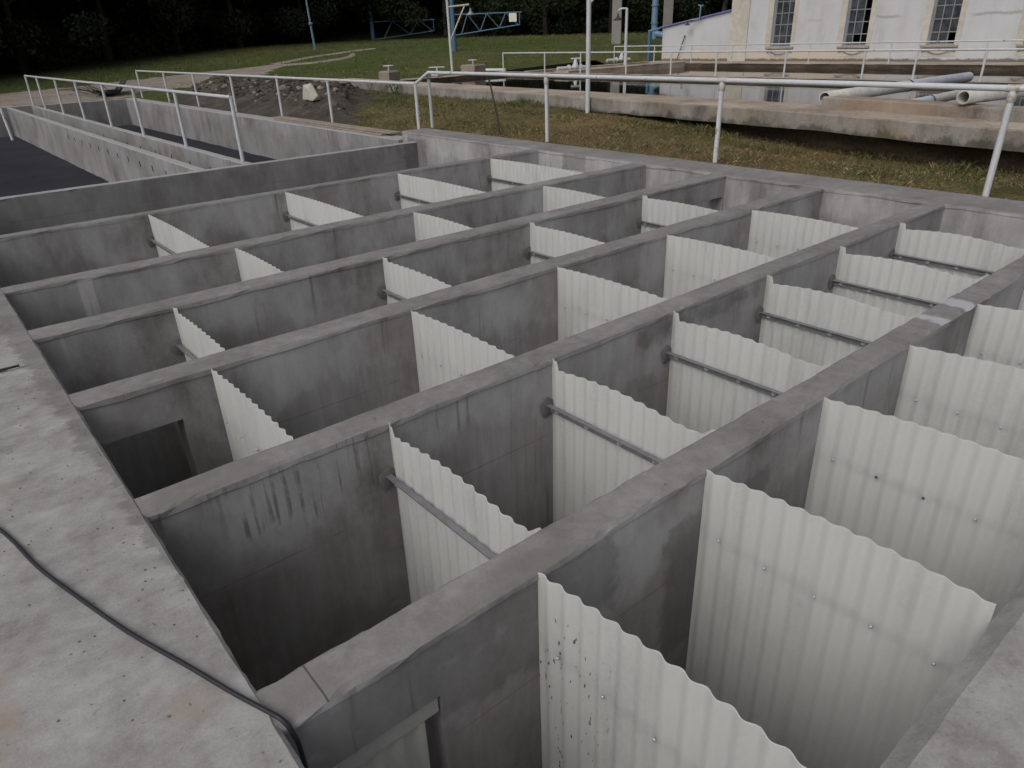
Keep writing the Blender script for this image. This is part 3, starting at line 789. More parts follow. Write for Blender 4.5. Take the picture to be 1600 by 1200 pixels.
# sandy track: ragged ribbon draped over the ground
def ribbon(pts, widths, dz=0.03, sub=10, cross=13):
    P = smooth_path([(a, b, 0) for a, b in pts], sub)
    n = len(P); V = []; F = []
    for i, p in enumerate(P):
        a = P[max(i-1, 0)]; b = P[min(i+1, n-1)]
        t = (b-a).normalized(); nn = Vector((-t.y, t.x, 0))
        f = i/(n-1)*(len(widths)-1); k = min(int(f), len(widths)-2); w = widths[k]+(widths[k+1]-widths[k])*(f-k)
        for j in range(cross):
            s = (j/(cross-1)-0.5)*w
            if j in (0, cross-1): s += nz(i*0.6, j*5.0)*w*0.16 + nz(i*1.9, j*2.0)*w*0.07
            q = p + nn*s
            if q.x < 7.5: q.y = max(q.y, 29.75)
            V.append((q.x, q.y, T(q.x, q.y)+dz*(1-abs(2*j/(cross-1)-1)**4) - 0.012*(j in (0, cross-1))))
    for i in range(n-1):
        for j in range(cross-1):
            a = i*cross+j; F.append((a, a+1, a+cross+1, a+cross))
    return V, F
mb = MB()
mb.add(*ribbon([(-14, 32.2), (-4, 32.2), (3.0, 32.2), (6.5, 32.8), (10.0, 33.3), (12.7, 35.0), (14.8, 36.2), (16.4, 37.0)], [5.2, 5.2, 5.5, 6.0, 7.6, 4.6, 2.2, 0.9], 0.04), 0, True)
mb.add(*ribbon([(16.0, 36.6), (18.4, 36.4), (20.6, 37.6), (22.0, 39.5)], [0.8, 0.7, 0.5, 0.3], 0.05, cross=5), 0, True)
mb.add(*ribbon([(16.0, 37.3), (17.6, 38.6), (20.0, 39.9), (24.6, 41.5)], [0.7, 0.5, 0.45, 0.4], 0.05, cross=5), 0, True)
tag(mb.build('path', M_PATH), kind='structure')

# soil heap beside the basin rim
def mound_h(x, y):
    yy = y-1.55*(x-7.45); h = 0.35*sm((x-7.5)/1.4)*(1-sm((x-10.8)/2.2))*sm((yy-13.2)/1.6)*(1-sm((yy-24.0)/3.0))
    h *= 0.85+0.5*nz(x*0.8, y*0.8, 7); h += (0.07*nz(x*2.7, y*2.7, 1)+0.05*nz(x*5, y*5, 3)+0.03*nz(x*11, y*11, 6))*min(1, h*5)
    return h
def soil_mask(x, y):
    yy = y-1.55*(x-7.45) + 1.2*nz(x*0.5, y*0.5, 5) + 1.4*nz(x*1.9, y*1.9, 8)
    return sm((yy-12.6)/0.7)*(1-sm((yy-25.5)/1.5))*(1-sm((x-12.2+0.6*nz(y*0.7, 3))/1.0))
xs = span(7.30, 14.0, 0.09); ys = span(12.5, 31.0, 0.12); V = []; 
for y in ys:
    for x in xs:
        h = mound_h(x, y); V.append((x, y, T(x, y) + h - 0.05 + 0.075*soil_mask(x, y)))
w = len(xs)
F = [(j*w+i, j*w+i+1, (j+1)*w+i+1, (j+1)*w+i) for j in range(len(ys)-1) for i in range(w-1)]
mb = MB(); mb.add(V, F, 0, True); tag(mb.build('soil_heap', M_DIRT), kind='structure')

mb = MB()
for k in range(1500):
    x = rng.uniform(8.2, 12.6); y = rng.uniform(13.2, 30)
    if mound_h(x, y) < 0.1: continue
    rock_mesh(mb, (x, y, T(x, y)+mound_h(x, y)+0.03), rng.uniform(0.025, 0.09)*(1.5 if rng.random() < 0.08 else 1), k*1.7, 0.7, 1 if rng.random() < 0.13 else 0)
tag(mb.build('clods', [M_DIRT, M_PATH]), kind='stuff')
mb = MB(); rx, ry = 8.5, 17.2; rz = T(rx, ry)+max(0, mound_h(rx, ry))
V = [(-.10,-.30,-.12),(.16,-.34,-.10),(.18,.18,-.12),(-.12,.30,-.10),(-.14,-.20,.22),(.04,-.42,.02),(.10,.02,.34),(-.06,.28,.12),(-.16,.05,.30),(.02,.20,.30)]
import bmesh
bm = bmesh.new()
for p in V: bm.verts.new((rx+p[0]*0.9, ry+p[1]*0.9, rz+0.1+p[2]*0.9))
bmesh.ops.convex_hull(bm, input=bm.verts)
bmesh.ops.bevel(bm, geom=bm.edges[:], offset=0.012, segments=1, affect='EDGES')
me = bpy.data.meshes.new('stone_slab'); bm.to_mesh(me); bm.free(); me.materials.append(M_STONE)
o = bpy.data.objects.new('stone_slab', me); COL.objects.link(o); tag(o, 'pale angular stone lying on the dark soil heap', 'stone')
mb = MB(); mb.bevbox(-0.1, 0.1, -0.6, 0.6, 0, 0.05, 0.01, M=Matrix.Translation((10.6, 20.2, T(10.6, 20.2)+mound_h(10.6, 20.2)+0.0)) @ Matrix.Rotation(0.25, 4, 'Z') @ Matrix.Rotation(0.06, 4, 'X'))
tag(mb.build('timber_board', M_WOOD), 'short pale board on top of the soil heap', 'board')
# scrap and twigs behind the end wall
root = thing('scrap_heap', 'dark metal scrap tray with dead twigs behind the end wall of the filter bed', 'scrap', (6.6, 30.6, 0))
mb = MB()
prof = [(-0.75, 0.10), (-0.5, -0.02), (0.35, -0.02), (0.85, 0.42)]
V = []
for s in (-0.32, 0.32):
    for (u, z) in prof: V.append((6.75+u*0.75, 30.75+s+u*0.15, 0.03+z))
    for (u, z) in prof: V.append((6.75+u*0.75*1.02, 30.75+s*1.12+u*0.15, 0.05+z+0.16*(1-abs(u))))
mb.add(V, [(0,1,9,8),(1,2,10,9),(2,3,11,10),(0,4,5,1),(1,5,6,2),(2,6,7,3),(8,9,13,12),(9,10,14,13),(10,11,15,14)], 0)
mb.build('tray', M_SCRAP, root)
mb = MB()
for k in range(14):
    a = Vector((6.3+rng.normal()*0.2, 30.7+rng.normal()*0.25, 0.05)); dz = Vector((-0.9+rng.normal()*0.3, 0.35+rng.normal()*0.3, 0.12+abs(rng.normal())*0.22))
    mb.tube([a, a+dz*0.5+Vector((0, 0, 0.05)), a+dz], [0.016, 0.012, 0.006], 5)
mb.build('twigs', M_TWIG, root)

# ------------------------------------------------------------------ water tank
def near_out(y): return 10.95 + (y-1.6)*0.068
def near_in(y): return near_out(y) + 1.18
ZT = 0.25
mb = MB(); ys = [-16.0] + span(-3, 23.4, 0.5) + [24.4]
V = []; F = []; MI = []
for y in ys:
    e = 0.02*nz(y*1.3, 2.0); zt = ZT + 0.004*nz(y*0.9, 1)
    dz = -0.05*sm((6-y)/5)
    V += [(near_out(y)+0.5, y, -1.2), (near_out(y)+0.5, y, -0.02+dz), (near_out(y)+0.0+e, y, -0.02+dz+0.018*nz(y*2.1, 5)+0.022*nz(y*6, 1)), (near_out(y), y, zt-0.02+e*0.4+dz), (near_out(y)+0.03, y, zt+dz), (near_in(y)-0.02, y, zt+dz), (near_in(y), y, zt-0.02+dz), (near_in(y), y, -1.2)]
for i in range(len(ys)-1):
    for k in range(7):
        F.append((i*8+k, i*8+k+1, (i+1)*8+k+1, (i+1)*8+k)); MI.append([2, 2, 0, 0, 1, 0, 2][k])
for k, f in enumerate(F):
    mb.f.append(f); mb.m.append(MI[k]); mb.s.append(False)
mb.v = V
mb.f.append(tuple((len(ys)-1)*8+k for k in range(8))); mb.m.append(0); mb.s.append(False)
o = mb.build('tank_wall', [M_OLD, M_OLDTOP, M_MOSS]); tag(o, 'stained old concrete wall with a broad beige ledge along the near side of the water tank', 'tank wall')
# inner kerb on the right part of the ledge
mb = MB(); ys2 = span(-8, 4.95, 0.5); V = []; F = []
for y in ys2:
    xi = near_in(y)-0.02; xo = near_in(y)-0.42; z1 = ZT-0.05*sm((6-y)/5)+0.17
    V += [(xo+0.015*nz(y*1.7, 1), y, ZT-0.07), (xo+0.02*nz(y*2, 1), y, z1-0.02), (xo+0.03, y, z1+0.01*nz(y*1.1, 4)), (xi, y, z1), (xi, y, ZT-0.07)]
for i in range(len(ys2)-1):
    for k in range(4): F.append((i*5+k, i*5+k+1, (i+1)*5+k+1, (i+1)*5+k))
F.append(tuple((len(ys2)-1)*5+k for k in range(5)))
mb.add(V, F, 0); tag(mb.build('tank_kerb', M_OLD), 'low brown stained kerb on the ledge at the right with a pipe resting on it', 'kerb')
mb = MB(); mb.box(12.0, 20.6, -16, 24.4, -0.7, -0.03); mb.box(20.6, 28.1, -16, 24.4, -0.7, -0.075); tag(mb.build('water', M_WATER), kind='structure')
def tw(name, lab, *a, **k):
    o = wall(name, *a, mats=[k.pop('side', M_MOSS), k.pop('top', M_OLDTOP)], step=0.4, jit=0.01, **k); tag(o, lab, 'tank wall')
tw('tank_wall', 'low brown dividing wall standing in the water under the middle white railing', -16, 24.3, 20.45, 20.75, 0.10, -0.8, axis='y', seed=3)
tw('tank_wall', 'dark algae stained far wall of the water tank below the building', -16, 20.2, 27.95, 28.35, 0.10, -0.8, axis='y', seed=6)
tw('tank_wall', 'reddish end wall of the near water compartment with valve blocks', 12.5, 20.45, 23.55, 24.35, 0.10, -0.8, seed=7)
tw('tank_wall', 'broad beige quay along the left end of the far water compartment', 20.75, 28.35, 20.2, 21.0, 0.16, -0.8, seed=8, side=M_OLDTOP)
tw('tank_wall', 'thin pale kerb behind the beige quay at the edge of the grass', 20.75, 28.35, 22.6, 22.85, 0.13, -0.8, seed=12, side=M_OLDTOP)
mb = MB(); mb.box(20.76, 28.3, 21.0, 22.6, -0.6, 0.03); mb.box(20.76, 28.3, 22.85, 24.3, -0.6, 0.02); tag(mb.build('quay_floor', M_OLD), kind='structure')
mb = MB(); mb.box(28.36, 31.0, -16, 24.3, -0.6, 0.035); tag(mb.build('pavement', M_OLDTOP), kind='structure')

# valve blocks and hand wheels
def valve(name, lab, x, y, z, s, h, wheel=True, mat=M_BRICK):
    root = thing(name, lab, 'valve', (x, y, z))
    if h > 0:
        mb = MB(); R = Matrix.Translation((x, y, z)) @ Matrix.Rotation(0.35, 4, 'Z')
        mb.bevbox(-s, s, -s*0.8, s*0.8, 0.0, h, 0.05, M=R); mb.build('block', mat, root)
    mb = MB(); mb.tube([(x, y, z+h-0.02), (x, y, z+h+0.16)], 0.03, 8); mb.build('spindle', M_RAIL, root)
    mb = MB()
    c = Vector((x, y, z+h+0.16)); ring = [c+Vector((math.cos(a)*0.18, math.sin(a)*0.18, 0)) for a in [2*PI*k/16 for k in range(17)]]
    if wheel:
        mb.tube(ring, 0.018, 6); mb.tube([c+Vector((-0.18, 0, 0)), c+Vector((0.18, 0, 0))], 0.014, 6); mb.tube([c+Vector((0, -0.18, 0)), c+Vector((0, 0.18, 0))], 0.014, 6)
    else:
        mb.tube([c+Vector((-0.22, 0.22, 0)), c+Vector((0.22, -0.22, 0))], 0.022, 8)
    mb.build('hand_wheel' if wheel else 'handle', M_RAIL, root)
    return root
valve('valve_block', 'squat worn block with a small hand wheel at the left end of the ledge', 14.4, 23.0, 0.12, 0.30, 0.36)
valve('valve_block', 'wide low block with a hand wheel on the reddish end wall behind the railing', 19.0, 24.0, 0.10, 0.42, 0.36)
valve('valve_spindle', 'white tee handle on a short spindle above the railing corner', 17.2, 24.0, 0.10, 0.2, 0.18, False, M_RAIL)
def pipe_valve(lab, x, y, z):
    root = thing('pipe_valve', lab, 'valve', (x, y, z))
    mb = MB(); mb.tube([(x-0.9, y+0.15, z+0.1), (x+0.5, y-0.1, z+0.1)], 0.075, 10)
    for u in (-0.35, 0.25): mb.tube([(x+u, y-u*0.18, z+0.1), (x+u+0.05, y-u*0.18-0.01, z+0.1)], 0.13, 12)
    mb.build('pipe', M_RAIL, root)
    mb = MB(); mb.lathe([(0.12, 0.08), (0.14, 0.2), (0.08, 0.3), (0.05, 0.42), (0.0, 0.42)], (x, y, z), 10); mb.build('body', M_RAIL, root)
    mb = MB(); mb.tube([(x-0.15, y+0.12, z+0.45), (x+0.15, y-0.12, z+0.45)], 0.03, 8); mb.build('handle', M_RAIL, root)
pipe_valve('white pipe valve with a tee handle on the quay left of the tall lamp pole', 22.9, 22.0, 0.05)
pipe_valve('white pipe valve at the foot of the blue pipes near the building corner', 29.3, 25.2, 0.06)
mb = MB(); mb.tube([(20.8, 24.1, 0.14), (20.0, 25.0, 0.16)], 0.08, 10); mb.lathe([(0.0, 0.16), (0.07, 0.14), (0.16, 0.0), (0.17, -0.04)], (19.9, 25.1, 0.22), 10)
tag(mb.build('pipe_stub', M_RAIL), 'small white pipe stub with a cone cap at the start of the middle railing', 'pipe')
# big pipes lying over the tank edge
def bigpipe(lab, a, b, r, mat, mat2=None):
    a = Vector(a); b = Vector(b); d = (b-a).normalized(); n = 16
    u = d.cross(Vector((0, 0, 1))).normalized(); w = u.cross(d)
    root = thing('loose_pipe', lab, 'pipe', a)
    mb = MB(); V = []; F = []
    sec = [(0.0, r*0.78), (0.0, r), (0.35, r), (1.0, r), (1.0, r*0.78), (0.0, r*0.78)]
    L_ = (b-a).length
    prof = [(0.0, r*0.8), (0.0, r), (L_*0.5, r), (L_*0.5+0.01, r*1.0), (L_, r), (L_, r*0.8), (0.0, r*0.8)]
    for (t, rr_) in prof:
        for k in range(n):
            an = 2*PI*k/n; V.append(a+d*t+(u*math.cos(an)+w*math.sin(an))*rr_)
    for i in range(len(prof)-1):
        for k in range(n):
            j = (k+1) % n; F.append((i*n+k, i*n+j, (i+1)*n+j, (i+1)*n+k))
    mb.add(V, F, 0, True)
    for q in range(2*n, 3*n): pass
    mb.build('barrel', mat, root)
    if mat2:
        mb = MB(); m = a+d*L_*0.5; mb.tube([m, m+d*0.06], r*1.08, 16); mb.build('collar', M_SCRAP, root)
        mb = MB(); mb.tube([m+d*0.07, b-d*0.02], r*1.02, 16); mb.build('sleeve', mat2, root)
    return root
bigpipe('long pale pipe with a blue grey sleeve lying from the ledge out over the water', (12.0, 4.95, 0.39), (19.0, 5.3, 0.30), 0.105, M_PIPE, M_PIPEB)
bigpipe('pale open ended pipe resting on the kerb at the right edge', (11.75, 2.72, 0.50), (19.6, 1.9, 0.36), 0.10, M_PIPE)
bigpipe('thinner grey pipe lying low in the water under the long pale pipe', (13.0, 4.3, 0.16), (17.2, 4.7, 0.10), 0.09, M_PIPEB, M_PIPE)
mb = MB(); V = [(13.0, 3.9, -0.1), (20.4, 4.3, -0.1), (20.4, -4, -0.1), (12.6, -4, -0.1), (13.0, 3.4, -0.04), (20.3, 3.0, -0.05), (20.4, -4, 0.1), (12.6, -4, 0.12)]
mb.add(V, [(0,1,5,4),(4,5,6,7),(0,4,7,3),(1,2,6,5),(2,3,7,6)], 0); tag(mb.build('concrete_apron', M_OLD), 'sloping grey concrete apron between the two loose pipes in the tank', 'apron')

# ------------------------------------------------------------------ lamp poles, gates, columns
def lamp(parent, x, y, z, s=1.0, mat=M_LAMP):
    mb = MB(); mb.lathe([(0.03*s, 0.26*s), (0.05*s, 0.14*s), (0.07*s, 0.1*s), (0.24*s, -0.02*s), (0.235*s, -0.03*s), (0.06*s, 0.06*s), (0.0, 0.06*s)], (x, y, z), 14); h = mb.build('lamp_shade', mat, parent)
    mb = MB(); mb.lathe([(0.0, -0.06*s), (0.05*s, -0.03*s), (0.06*s, 0.02*s), (0.03*s, 0.08*s)], (x, y, z), 8); mb.build('bulb', M_SIGN, h)
root = thing('lamp_pole', 'tall white lamp pole standing in the grass in front of the water tank wall', 'lamp pole', (11.45, 9.98, -0.1))
mb = MB(); mb.tube([(11.45, 9.98, -0.15), (11.45, 9.98, 2.0), (11.43, 9.96, 6.2)], [0.05, 0.048, 0.04], 10); mb.build('pole', M_RAIL, root)
mb = MB(); mb.tube([(11.45, 9.98, 2.02), (11.66, 9.72, 2.35), (11.9, 9.42, 2.85)], 0.022, 8); mb.tube([(11.43, 9.96, 2.85), (11.9, 9.42, 2.86)], 0.022, 8); mb.build('bracket', M_RAIL, root)
lamp(root, 12.0, 9.3, 2.66)
root = thing('lamp_pole', 'white lamp pole with a braced arm and bell lamp behind the railing corner', 'lamp pole', (19.3, 25.2, 0.0))
bx, by = 19.3, 25.9
s_ = Vector((0.777, -0.629, 0))
mb = MB(); mb.tube([(bx, by, -0.05), (bx-0.05, by+0.05, 5.6)], [0.06, 0.05], 10); mb.build('pole', M_RAIL, root)
A = Vector((bx, by, 2.62)); 
mb = MB(); mb.tube([A, A+s_*0.87+Vector((0, 0, 0.06))], 0.035, 8); mb.tube([A+Vector((0, 0, -1.27)), A+s_*0.68+Vector((0, 0, 0.02))], 0.03, 8); mb.build('arm', M_BEIGE, root)
lamp(root, *(A+s_*0.92+Vector((0, 0, -0.3))), 0.9)
root = thing('lamp_pole', 'short white lamp pole with a hooked arm on the beige quay before the dark wood', 'lamp pole', (25.6, 21.9, 0.0))
B = Vector((25.9, 21.9, 0.0))
mb = MB(); mb.tube([B, B+Vector((0, 0, 2.36))], [0.07, 0.06], 10); mb.build('pole', M_RAIL, root)
mb = MB(); mb.tube([B+Vector((0, 0, 2.34)), B-s_*0.26+Vector((0, 0, 2.34)), B-s_*0.36+Vector((0, 0, 2.26))], 0.04, 8); mb.build('arm', M_RAIL, root)
lamp(root, *(B-s_*0.38+Vector((0, 0, 1.92))), 0.95, M_SCRAP)
# blue pole
root = thing('blue_pole', 'slim pale blue pole on the lawn before the dark wood', 'pole', (22.2, 44.75, T(22.2, 44.75)))
bz = T(22.2, 44.75)
mb = MB(); mb.tube([(22.2, 44.75, bz-0.1), (22.1, 44.8, bz+2.4), (22.0, 44.85, bz+7)], [0.075, 0.06, 0.05], 10); mb.lathe([(0.09, 1.42), (0.13, 1.44), (0.13, 1.54), (0.09, 1.56)], (22.15, 44.77, bz), 10)
mb.build('pole', M_BLUE2, root)
def gate(lab, base, post_h, r, length, top_h, drop0, drop1, nseg, sign, mat):
    b = Vector(base); root = thing('barrier_gate', lab, 'gate', base)
    d = Vector((0.777, -0.629, 0))
    mb = MB(); mb.tube([b-Vector((0, 0, 0.2)), b+Vector((0, 0, post_h))], [r, r*0.85], 12); mb.build('post', mat, root)
    a0 = b+Vector((0, 0, top_h)); a1 = a0+d*length
    c0 = a0-Vector((0, 0, drop0)); c1 = a1-Vector((0, 0, drop1))
    rr_ = r*0.22
    mb = MB(); mb.tube([a0, a1+d*0.12], rr_*1.2, 6); mb.tube([c0, c1], rr_*1.1, 6); mb.tube([a1, c1], rr_, 6)
    for k in range(nseg):
        t0 = (k+0.42)/nseg*0.86; t1 = (k+0.78)/nseg*0.86; t2 = (k+1.42)/nseg*0.86
        lo = c0.lerp(c1, t0); hi = a0.lerp(a1, t1); lo2 = c0.lerp(c1, min(t2, 0.98))
        mb.tube([lo, hi], rr_*1.1, 6); mb.tube([hi, lo2], rr_*0.8, 6)
    mb.build('truss_arm', mat, root)
    if sign:
        p = a0.lerp(a1, 0.90); w = 0.21
        q = [p-d*w-Vector((0, 0, 0.03)), p+d*w-Vector((0, 0, 0.03)), p+d*w-Vector((0, 0, 0.46)), p-d*w-Vector((0, 0, 0.46))]
        nn = Vector((-0.629, -0.777, 0))*0.05
        mb = MB(); V = q+[k+nn for k in q]; mb.add(V, [(0,1,2,3),(7,6,5,4),(0,4,5,1),(1,5,6,2),(2,6,7,3),(3,7,4,0)]); mb.build('sign', M_SIGN, root)
g1 = (33.9, 57.6, T(33.9, 57.6)); g2 = (26.0, 34.95, T(26.0, 34.95))
gate('distant blue barrier gate with a dim truss arm at the edge of the wood', g1, 2.45, 0.19, 5.2, 1.42, 1.35, 0.85, 2, False, M_BLUE)
gate('nearer blue barrier gate with a truss arm carrying a white sign', g2, 3.6, 0.14, 3.75, 1.85, 1.05, 0.62, 3, True, M_BLUE)
for k, (x, y) in enumerate(((34.0, 29.9), (35.3, 27.25))):
    z = T(x, y); mb = MB(); mb.bevbox(-0.26, 0.26, -0.26, 0.26, -0.4, 11.0, 0.03, M=Matrix.Translation((x, y, z)) @ Matrix.Rotation(0.66, 4, 'Z'))
    tag(mb.build('concrete_column', M_COLUMN), ['tall square concrete column standing free before the dark wood', 'tall square concrete column beside the blue pipes at the building corner'][k], 'column', 'columns of the tower beside the building')
# blue pipework by the building
root = thing('blue_pipework', 'thick blue water pipe with an elbow running into the building corner', 'pipe', (33.2, 26.3, 0.5))
mb = MB(); mb.tube(smooth_path([(33.4, 26.6, 9.0), (33.4, 26.6, 4.0), (33.4, 26.6, 1.55), (33.45, 26.45, 1.25), (33.8, 25.9, 1.15), (34.6, 24.6, 1.15), (35.0, 23.6, 1.15)]), 0.17, 12)
mb.tube([(33.4, 26.6, 1.0), (33.4, 26.6, 1.5)], 0.2, 12); mb.build('pipe', M_BLUE2, root)
for zz in (1.75, 2.6):
    mb = MB(); mb.tube([(33.4, 26.6, zz), (33.4, 26.6, zz+0.06)], 0.22, 12); mb.build('flange', M_BLUE2, root)

# ------------------------------------------------------------------ building
bld = thing('pump_building', 'white plastered industrial building with tall barred windows behind the water tank', 'building', (31.0, 8.0, 0.0))
XF = 31.0
wins = [17.47, 14.14, 10.83, 7.6, 4.3, 1.0, -2.3, -5.6]
WH, WZ0, WZ1 = 0.49, 0.60, 3.7
mb = MB(); ztop = 7.0; th = 0.30
edges = [20.08]
for c in wins: edges += [c+WH, c-WH]
edges.append(-9.0)
def fq(y0, y1, z0, z1): mb.add([(XF, y0, z0), (XF, y1, z0), (XF, y1, z1), (XF, y0, z1)], [(0, 3, 2, 1)])
for i in range(0, len(edges)-1):
    y0, y1 = edges[i], edges[i+1]
    if i % 2 == 0: fq(y0, y1, 0.0, ztop)
    else:
        fq(y0, y1, 0.0, WZ0); fq(y0, y1, WZ1, ztop)
        mb.add([(XF, y0, WZ0), (XF, y0, WZ1), (XF+th, y0, WZ1), (XF+th, y0, WZ0), (XF, y1, WZ0), (XF, y1, WZ1), (XF+th, y1, WZ1), (XF+th, y1, WZ0)],
               [(0, 3, 2, 1), (4, 5, 6, 7), (0, 4, 7, 3), (1, 2, 6, 5)])
mb.add([(XF, 20.08, 0), (XF+11, 20.08, 0), (XF+11, 20.08, ztop), (XF, 20.08, ztop), (XF+11, -9, 0), (XF+11, -9, ztop), (XF, -9, 0), (XF, -9, ztop)], [(0, 3, 2, 1), (1, 2, 5, 4), (6, 4, 5, 7)])
mb.build('wall', M_PLASTER, bld)
mb = MB(); mb.add([(XF+th+0.6, 20.0, 0.3), (XF+th+0.6, -8.9, 0.3), (XF+th+0.6, -8.9, ztop-0.2), (XF+th+0.6, 20.0, ztop-0.2)], [(0, 1, 2, 3)]); mb.build('interior', M_DARK, bld)
mb = MB(); mb.bevbox(XF-0.35, XF+11.3, -9.3, 20.4, ztop, ztop+0.25, 0.03); mb.build('roof', M_ROOF, bld)
for wi, c in enumerate(wins):
    mb = MB(); g0 = XF+0.17
    for k in range(4):
        y = c-WH+2*WH*k/3; b = 0.03 if k in (0, 3) else 0.016
        yy = min(max(y, c-WH+b), c+WH-b); mb.box(g0-0.02, g0+0.02, yy-b, yy+b, WZ0+0.002, WZ1-0.002)
    for k in range(8):
        z = WZ0+(WZ1-WZ0)*k/7; b = 0.03 if k in (0, 7) else 0.016
        zz = min(max(z, WZ0+b), WZ1-b); mb.box(g0-0.018, g0+0.018, c-WH+0.002, c+WH-0.002, zz-b, zz+b)
    fr = mb.build('window', M_FRAME, bld)
    mb = MB()
    for a in range(3):
        for k in range(7):
            if wi == 1 and ((a == 0 and k < 4) or (a == 1 and k == 0)): continue
            if wi == 2 and a == 0 and k == 0: continue
            y0 = c-WH+2*WH*a/3; z0 = WZ0+(WZ1-WZ0)*k/7; z1 = z0+(WZ1-WZ0)/7; tl = 0.004*nz(a*3.1, k*2.3, wi*5.0)
            mb.add([(g0+tl, y0, z0), (g0-tl, y0+2*WH/3, z0), (g0-tl*0.5, y0+2*WH/3, z1), (g0+tl, y0, z1)], [(0, 1, 2, 3)])
    mb.build('pane', M_GLASS, fr)
    mb = MB(); mb.bevbox(XF-0.10, XF+0.15, c-0.66, c+0.66, WZ0-0.075, WZ0-0.004, 0.008); mb.build('sill', M_SILL, bld)
    mb = MB()
    mb.box(XF-0.012, XF+0.02, c+WH+0.002, c+WH+0.26, WZ0, WZ1+0.3); mb.box(XF-0.012, XF+0.02, c-WH-0.20, c-WH-0.002, WZ0, WZ1+0.3)
    mb.box(XF-0.010, XF+0.02, c-0.60, c+0.60, 0.22, WZ0-0.078)
    mb.build('trim', M_BEIGE, bld)
    mb = MB(); P = [(XF-0.05, c+0.45-0.9*k/12, 0.44-0.14*math.sin(PI*k/12)) for k in range(13)]
    mb.tube([(XF-0.02, c+0.6, 0.36)] + P + [(XF-0.02, c-0.6, 0.38)], 0.012, 5); mb.build('wire', M_WIRE, bld)
mb = MB(); mb.box(XF-0.05, XF+0.02, 19.15, 20.085, 0.0, ztop-0.01); mb.build('corner_pilaster', M_BEIGE, bld)
# lean-to wing
V = [(XF+0.02, 20.09, 0.0), (XF+0.02, 24.05, 0.0), (XF+0.02, 24.05, 1.52), (XF+0.02, 20.09, 2.12), (XF+8, 20.09, 0), (XF+8, 24.05, 0), (XF+8, 24.05, 1.52), (XF+8, 20.09, 2.12)]
mb = MB(); mb.add(V, [(0, 1, 2, 3), (1, 5, 6, 2), (4, 7, 6, 5)]); mb.build('wing_wall', M_PLASTER, bld)
mb = MB(); V = [(XF-0.08, 20.09, 2.125), (XF-0.08, 24.15, 1.525), (XF+8.1, 24.15, 1.525), (XF+8.1, 20.09, 2.125)]
V += [(a, b, c_+0.06) for a, b, c_ in V]
mb.add(V, [(0, 1, 2, 3), (4, 7, 6, 5), (0, 4, 5, 1), (1, 5, 6, 2), (3, 2, 6, 7)]); mb.build('wing_roof', M_PURPLE, bld)
root = thing('wall_lamp', 'small floodlight on a bent blue conduit above the slanting wing roof', 'lamp', (30.9, 21.9, 1.9))
mb = MB(); mb.tube([(30.88, 21.75, 2.45), (30.86, 21.75, 1.84), (30.7, 22.2, 1.82)], 0.035, 8)
mb.tube([(30.88, 21.6, 2.42), (30.88, 21.75, 2.38), (30.88, 21.9, 2.44)], 0.025, 6); mb.build('conduit', M_BLUE2, root)
lamp(root, 30.65, 22.28, 1.62, 0.62, M_SCRAP)
mb = MB(); mb.tube([(30.9, 23.0, 0.05), (30.92, 22.62, 1.1)], 0.02, 6); mb.tube([(30.92, 22.62, 1.1), (30.92, 22.6, 1.16)], 0.04, 6)
tag(mb.build('leaning_rod', M_SCRAP), 'thin dark tool handle leaning against the white wing wall', 'rod')
root = thing('blue_gantry', 'blue post and slanting beam frame at the lower end of the wing roof', 'frame', (30.9, 24.8, 0))
mb = MB(); mb.box(30.85, 31.0, 24.72, 24.86, 0.0, 1.40); mb.build('post', M_BLUE, root)
mb = MB(); mb.tube([(30.93, 24.9, 1.40), (30.93, 24.17, 1.52)], 0.05, 6); mb.build('beam', M_BLUE2, root)

# ------------------------------------------------------------------ trees
def fast_mesh(name, verts, quads, cols, mat, parent=None, loc=None, tri=False):
    me = bpy.data.meshes.new(name); k = 3 if tri else 4
    nv = len(verts); nf = len(quads)
    me.vertices.add(nv); me.vertices.foreach_set('co', np.asarray(verts, dtype=np.float32).ravel())
    me.loops.add(nf*k); me.loops.foreach_set('vertex_index', np.asarray(quads, dtype=np.int32).ravel())
    me.polygons.add(nf); me.polygons.foreach_set('loop_start', np.arange(0, nf*k, k, dtype=np.int32))
    try: me.polygons.foreach_set('loop_total', np.full(nf, k, dtype=np.int32))
    except Exception: pass
    me.update(calc_edges=True)
    ca = me.color_attributes.new('tint', 'FLOAT_COLOR', 'POINT')
    c4 = np.ones((nv, 4), dtype=np.float32); c4[:, :3] = cols; ca.data.foreach_set('color', c4.ravel())
    me.materials.append(mat)
    o = bpy.data.objects.new(name, me); COL.objects.link(o)
    if parent: o.parent = parent
    if loc: o.location = loc
    return o
def leaf_cloud(r, centres, radii, per, size, palette):
    V = []; C = []
    for c, rad in zip(centres, radii):
        n = int(per*rad*rad)
        d = r.normal(size=(n, 3)); d /= np.linalg.norm(d, axis=1)[:, None]
        p = c + d*(rad*(r.random(n)**0.45))[:, None]*np.array([1, 1, 0.75])
        a = r.normal(size=(n, 3)); a /= np.linalg.norm(a, axis=1)[:, None]
        b = np.cross(a, r.normal(size=(n, 3))); b /= np.linalg.norm(b, axis=1)[:, None]
        s = size*(0.5+r.random(n))[:, None]
        V.append(np.stack([p-a*s, p+b*s*0.45, p+a*s, p-b*s*0.45], 1).reshape(-1, 3))
        col = palette[r.integers(0, len(palette), n)]*(0.7+0.6*r.random(n))[:, None]
        C.append(np.repeat(col, 4, 0))
    V = np.concatenate(V); C = np.concatenate(C)
    return V, np.arange(len(V)).reshape(-1, 4), C
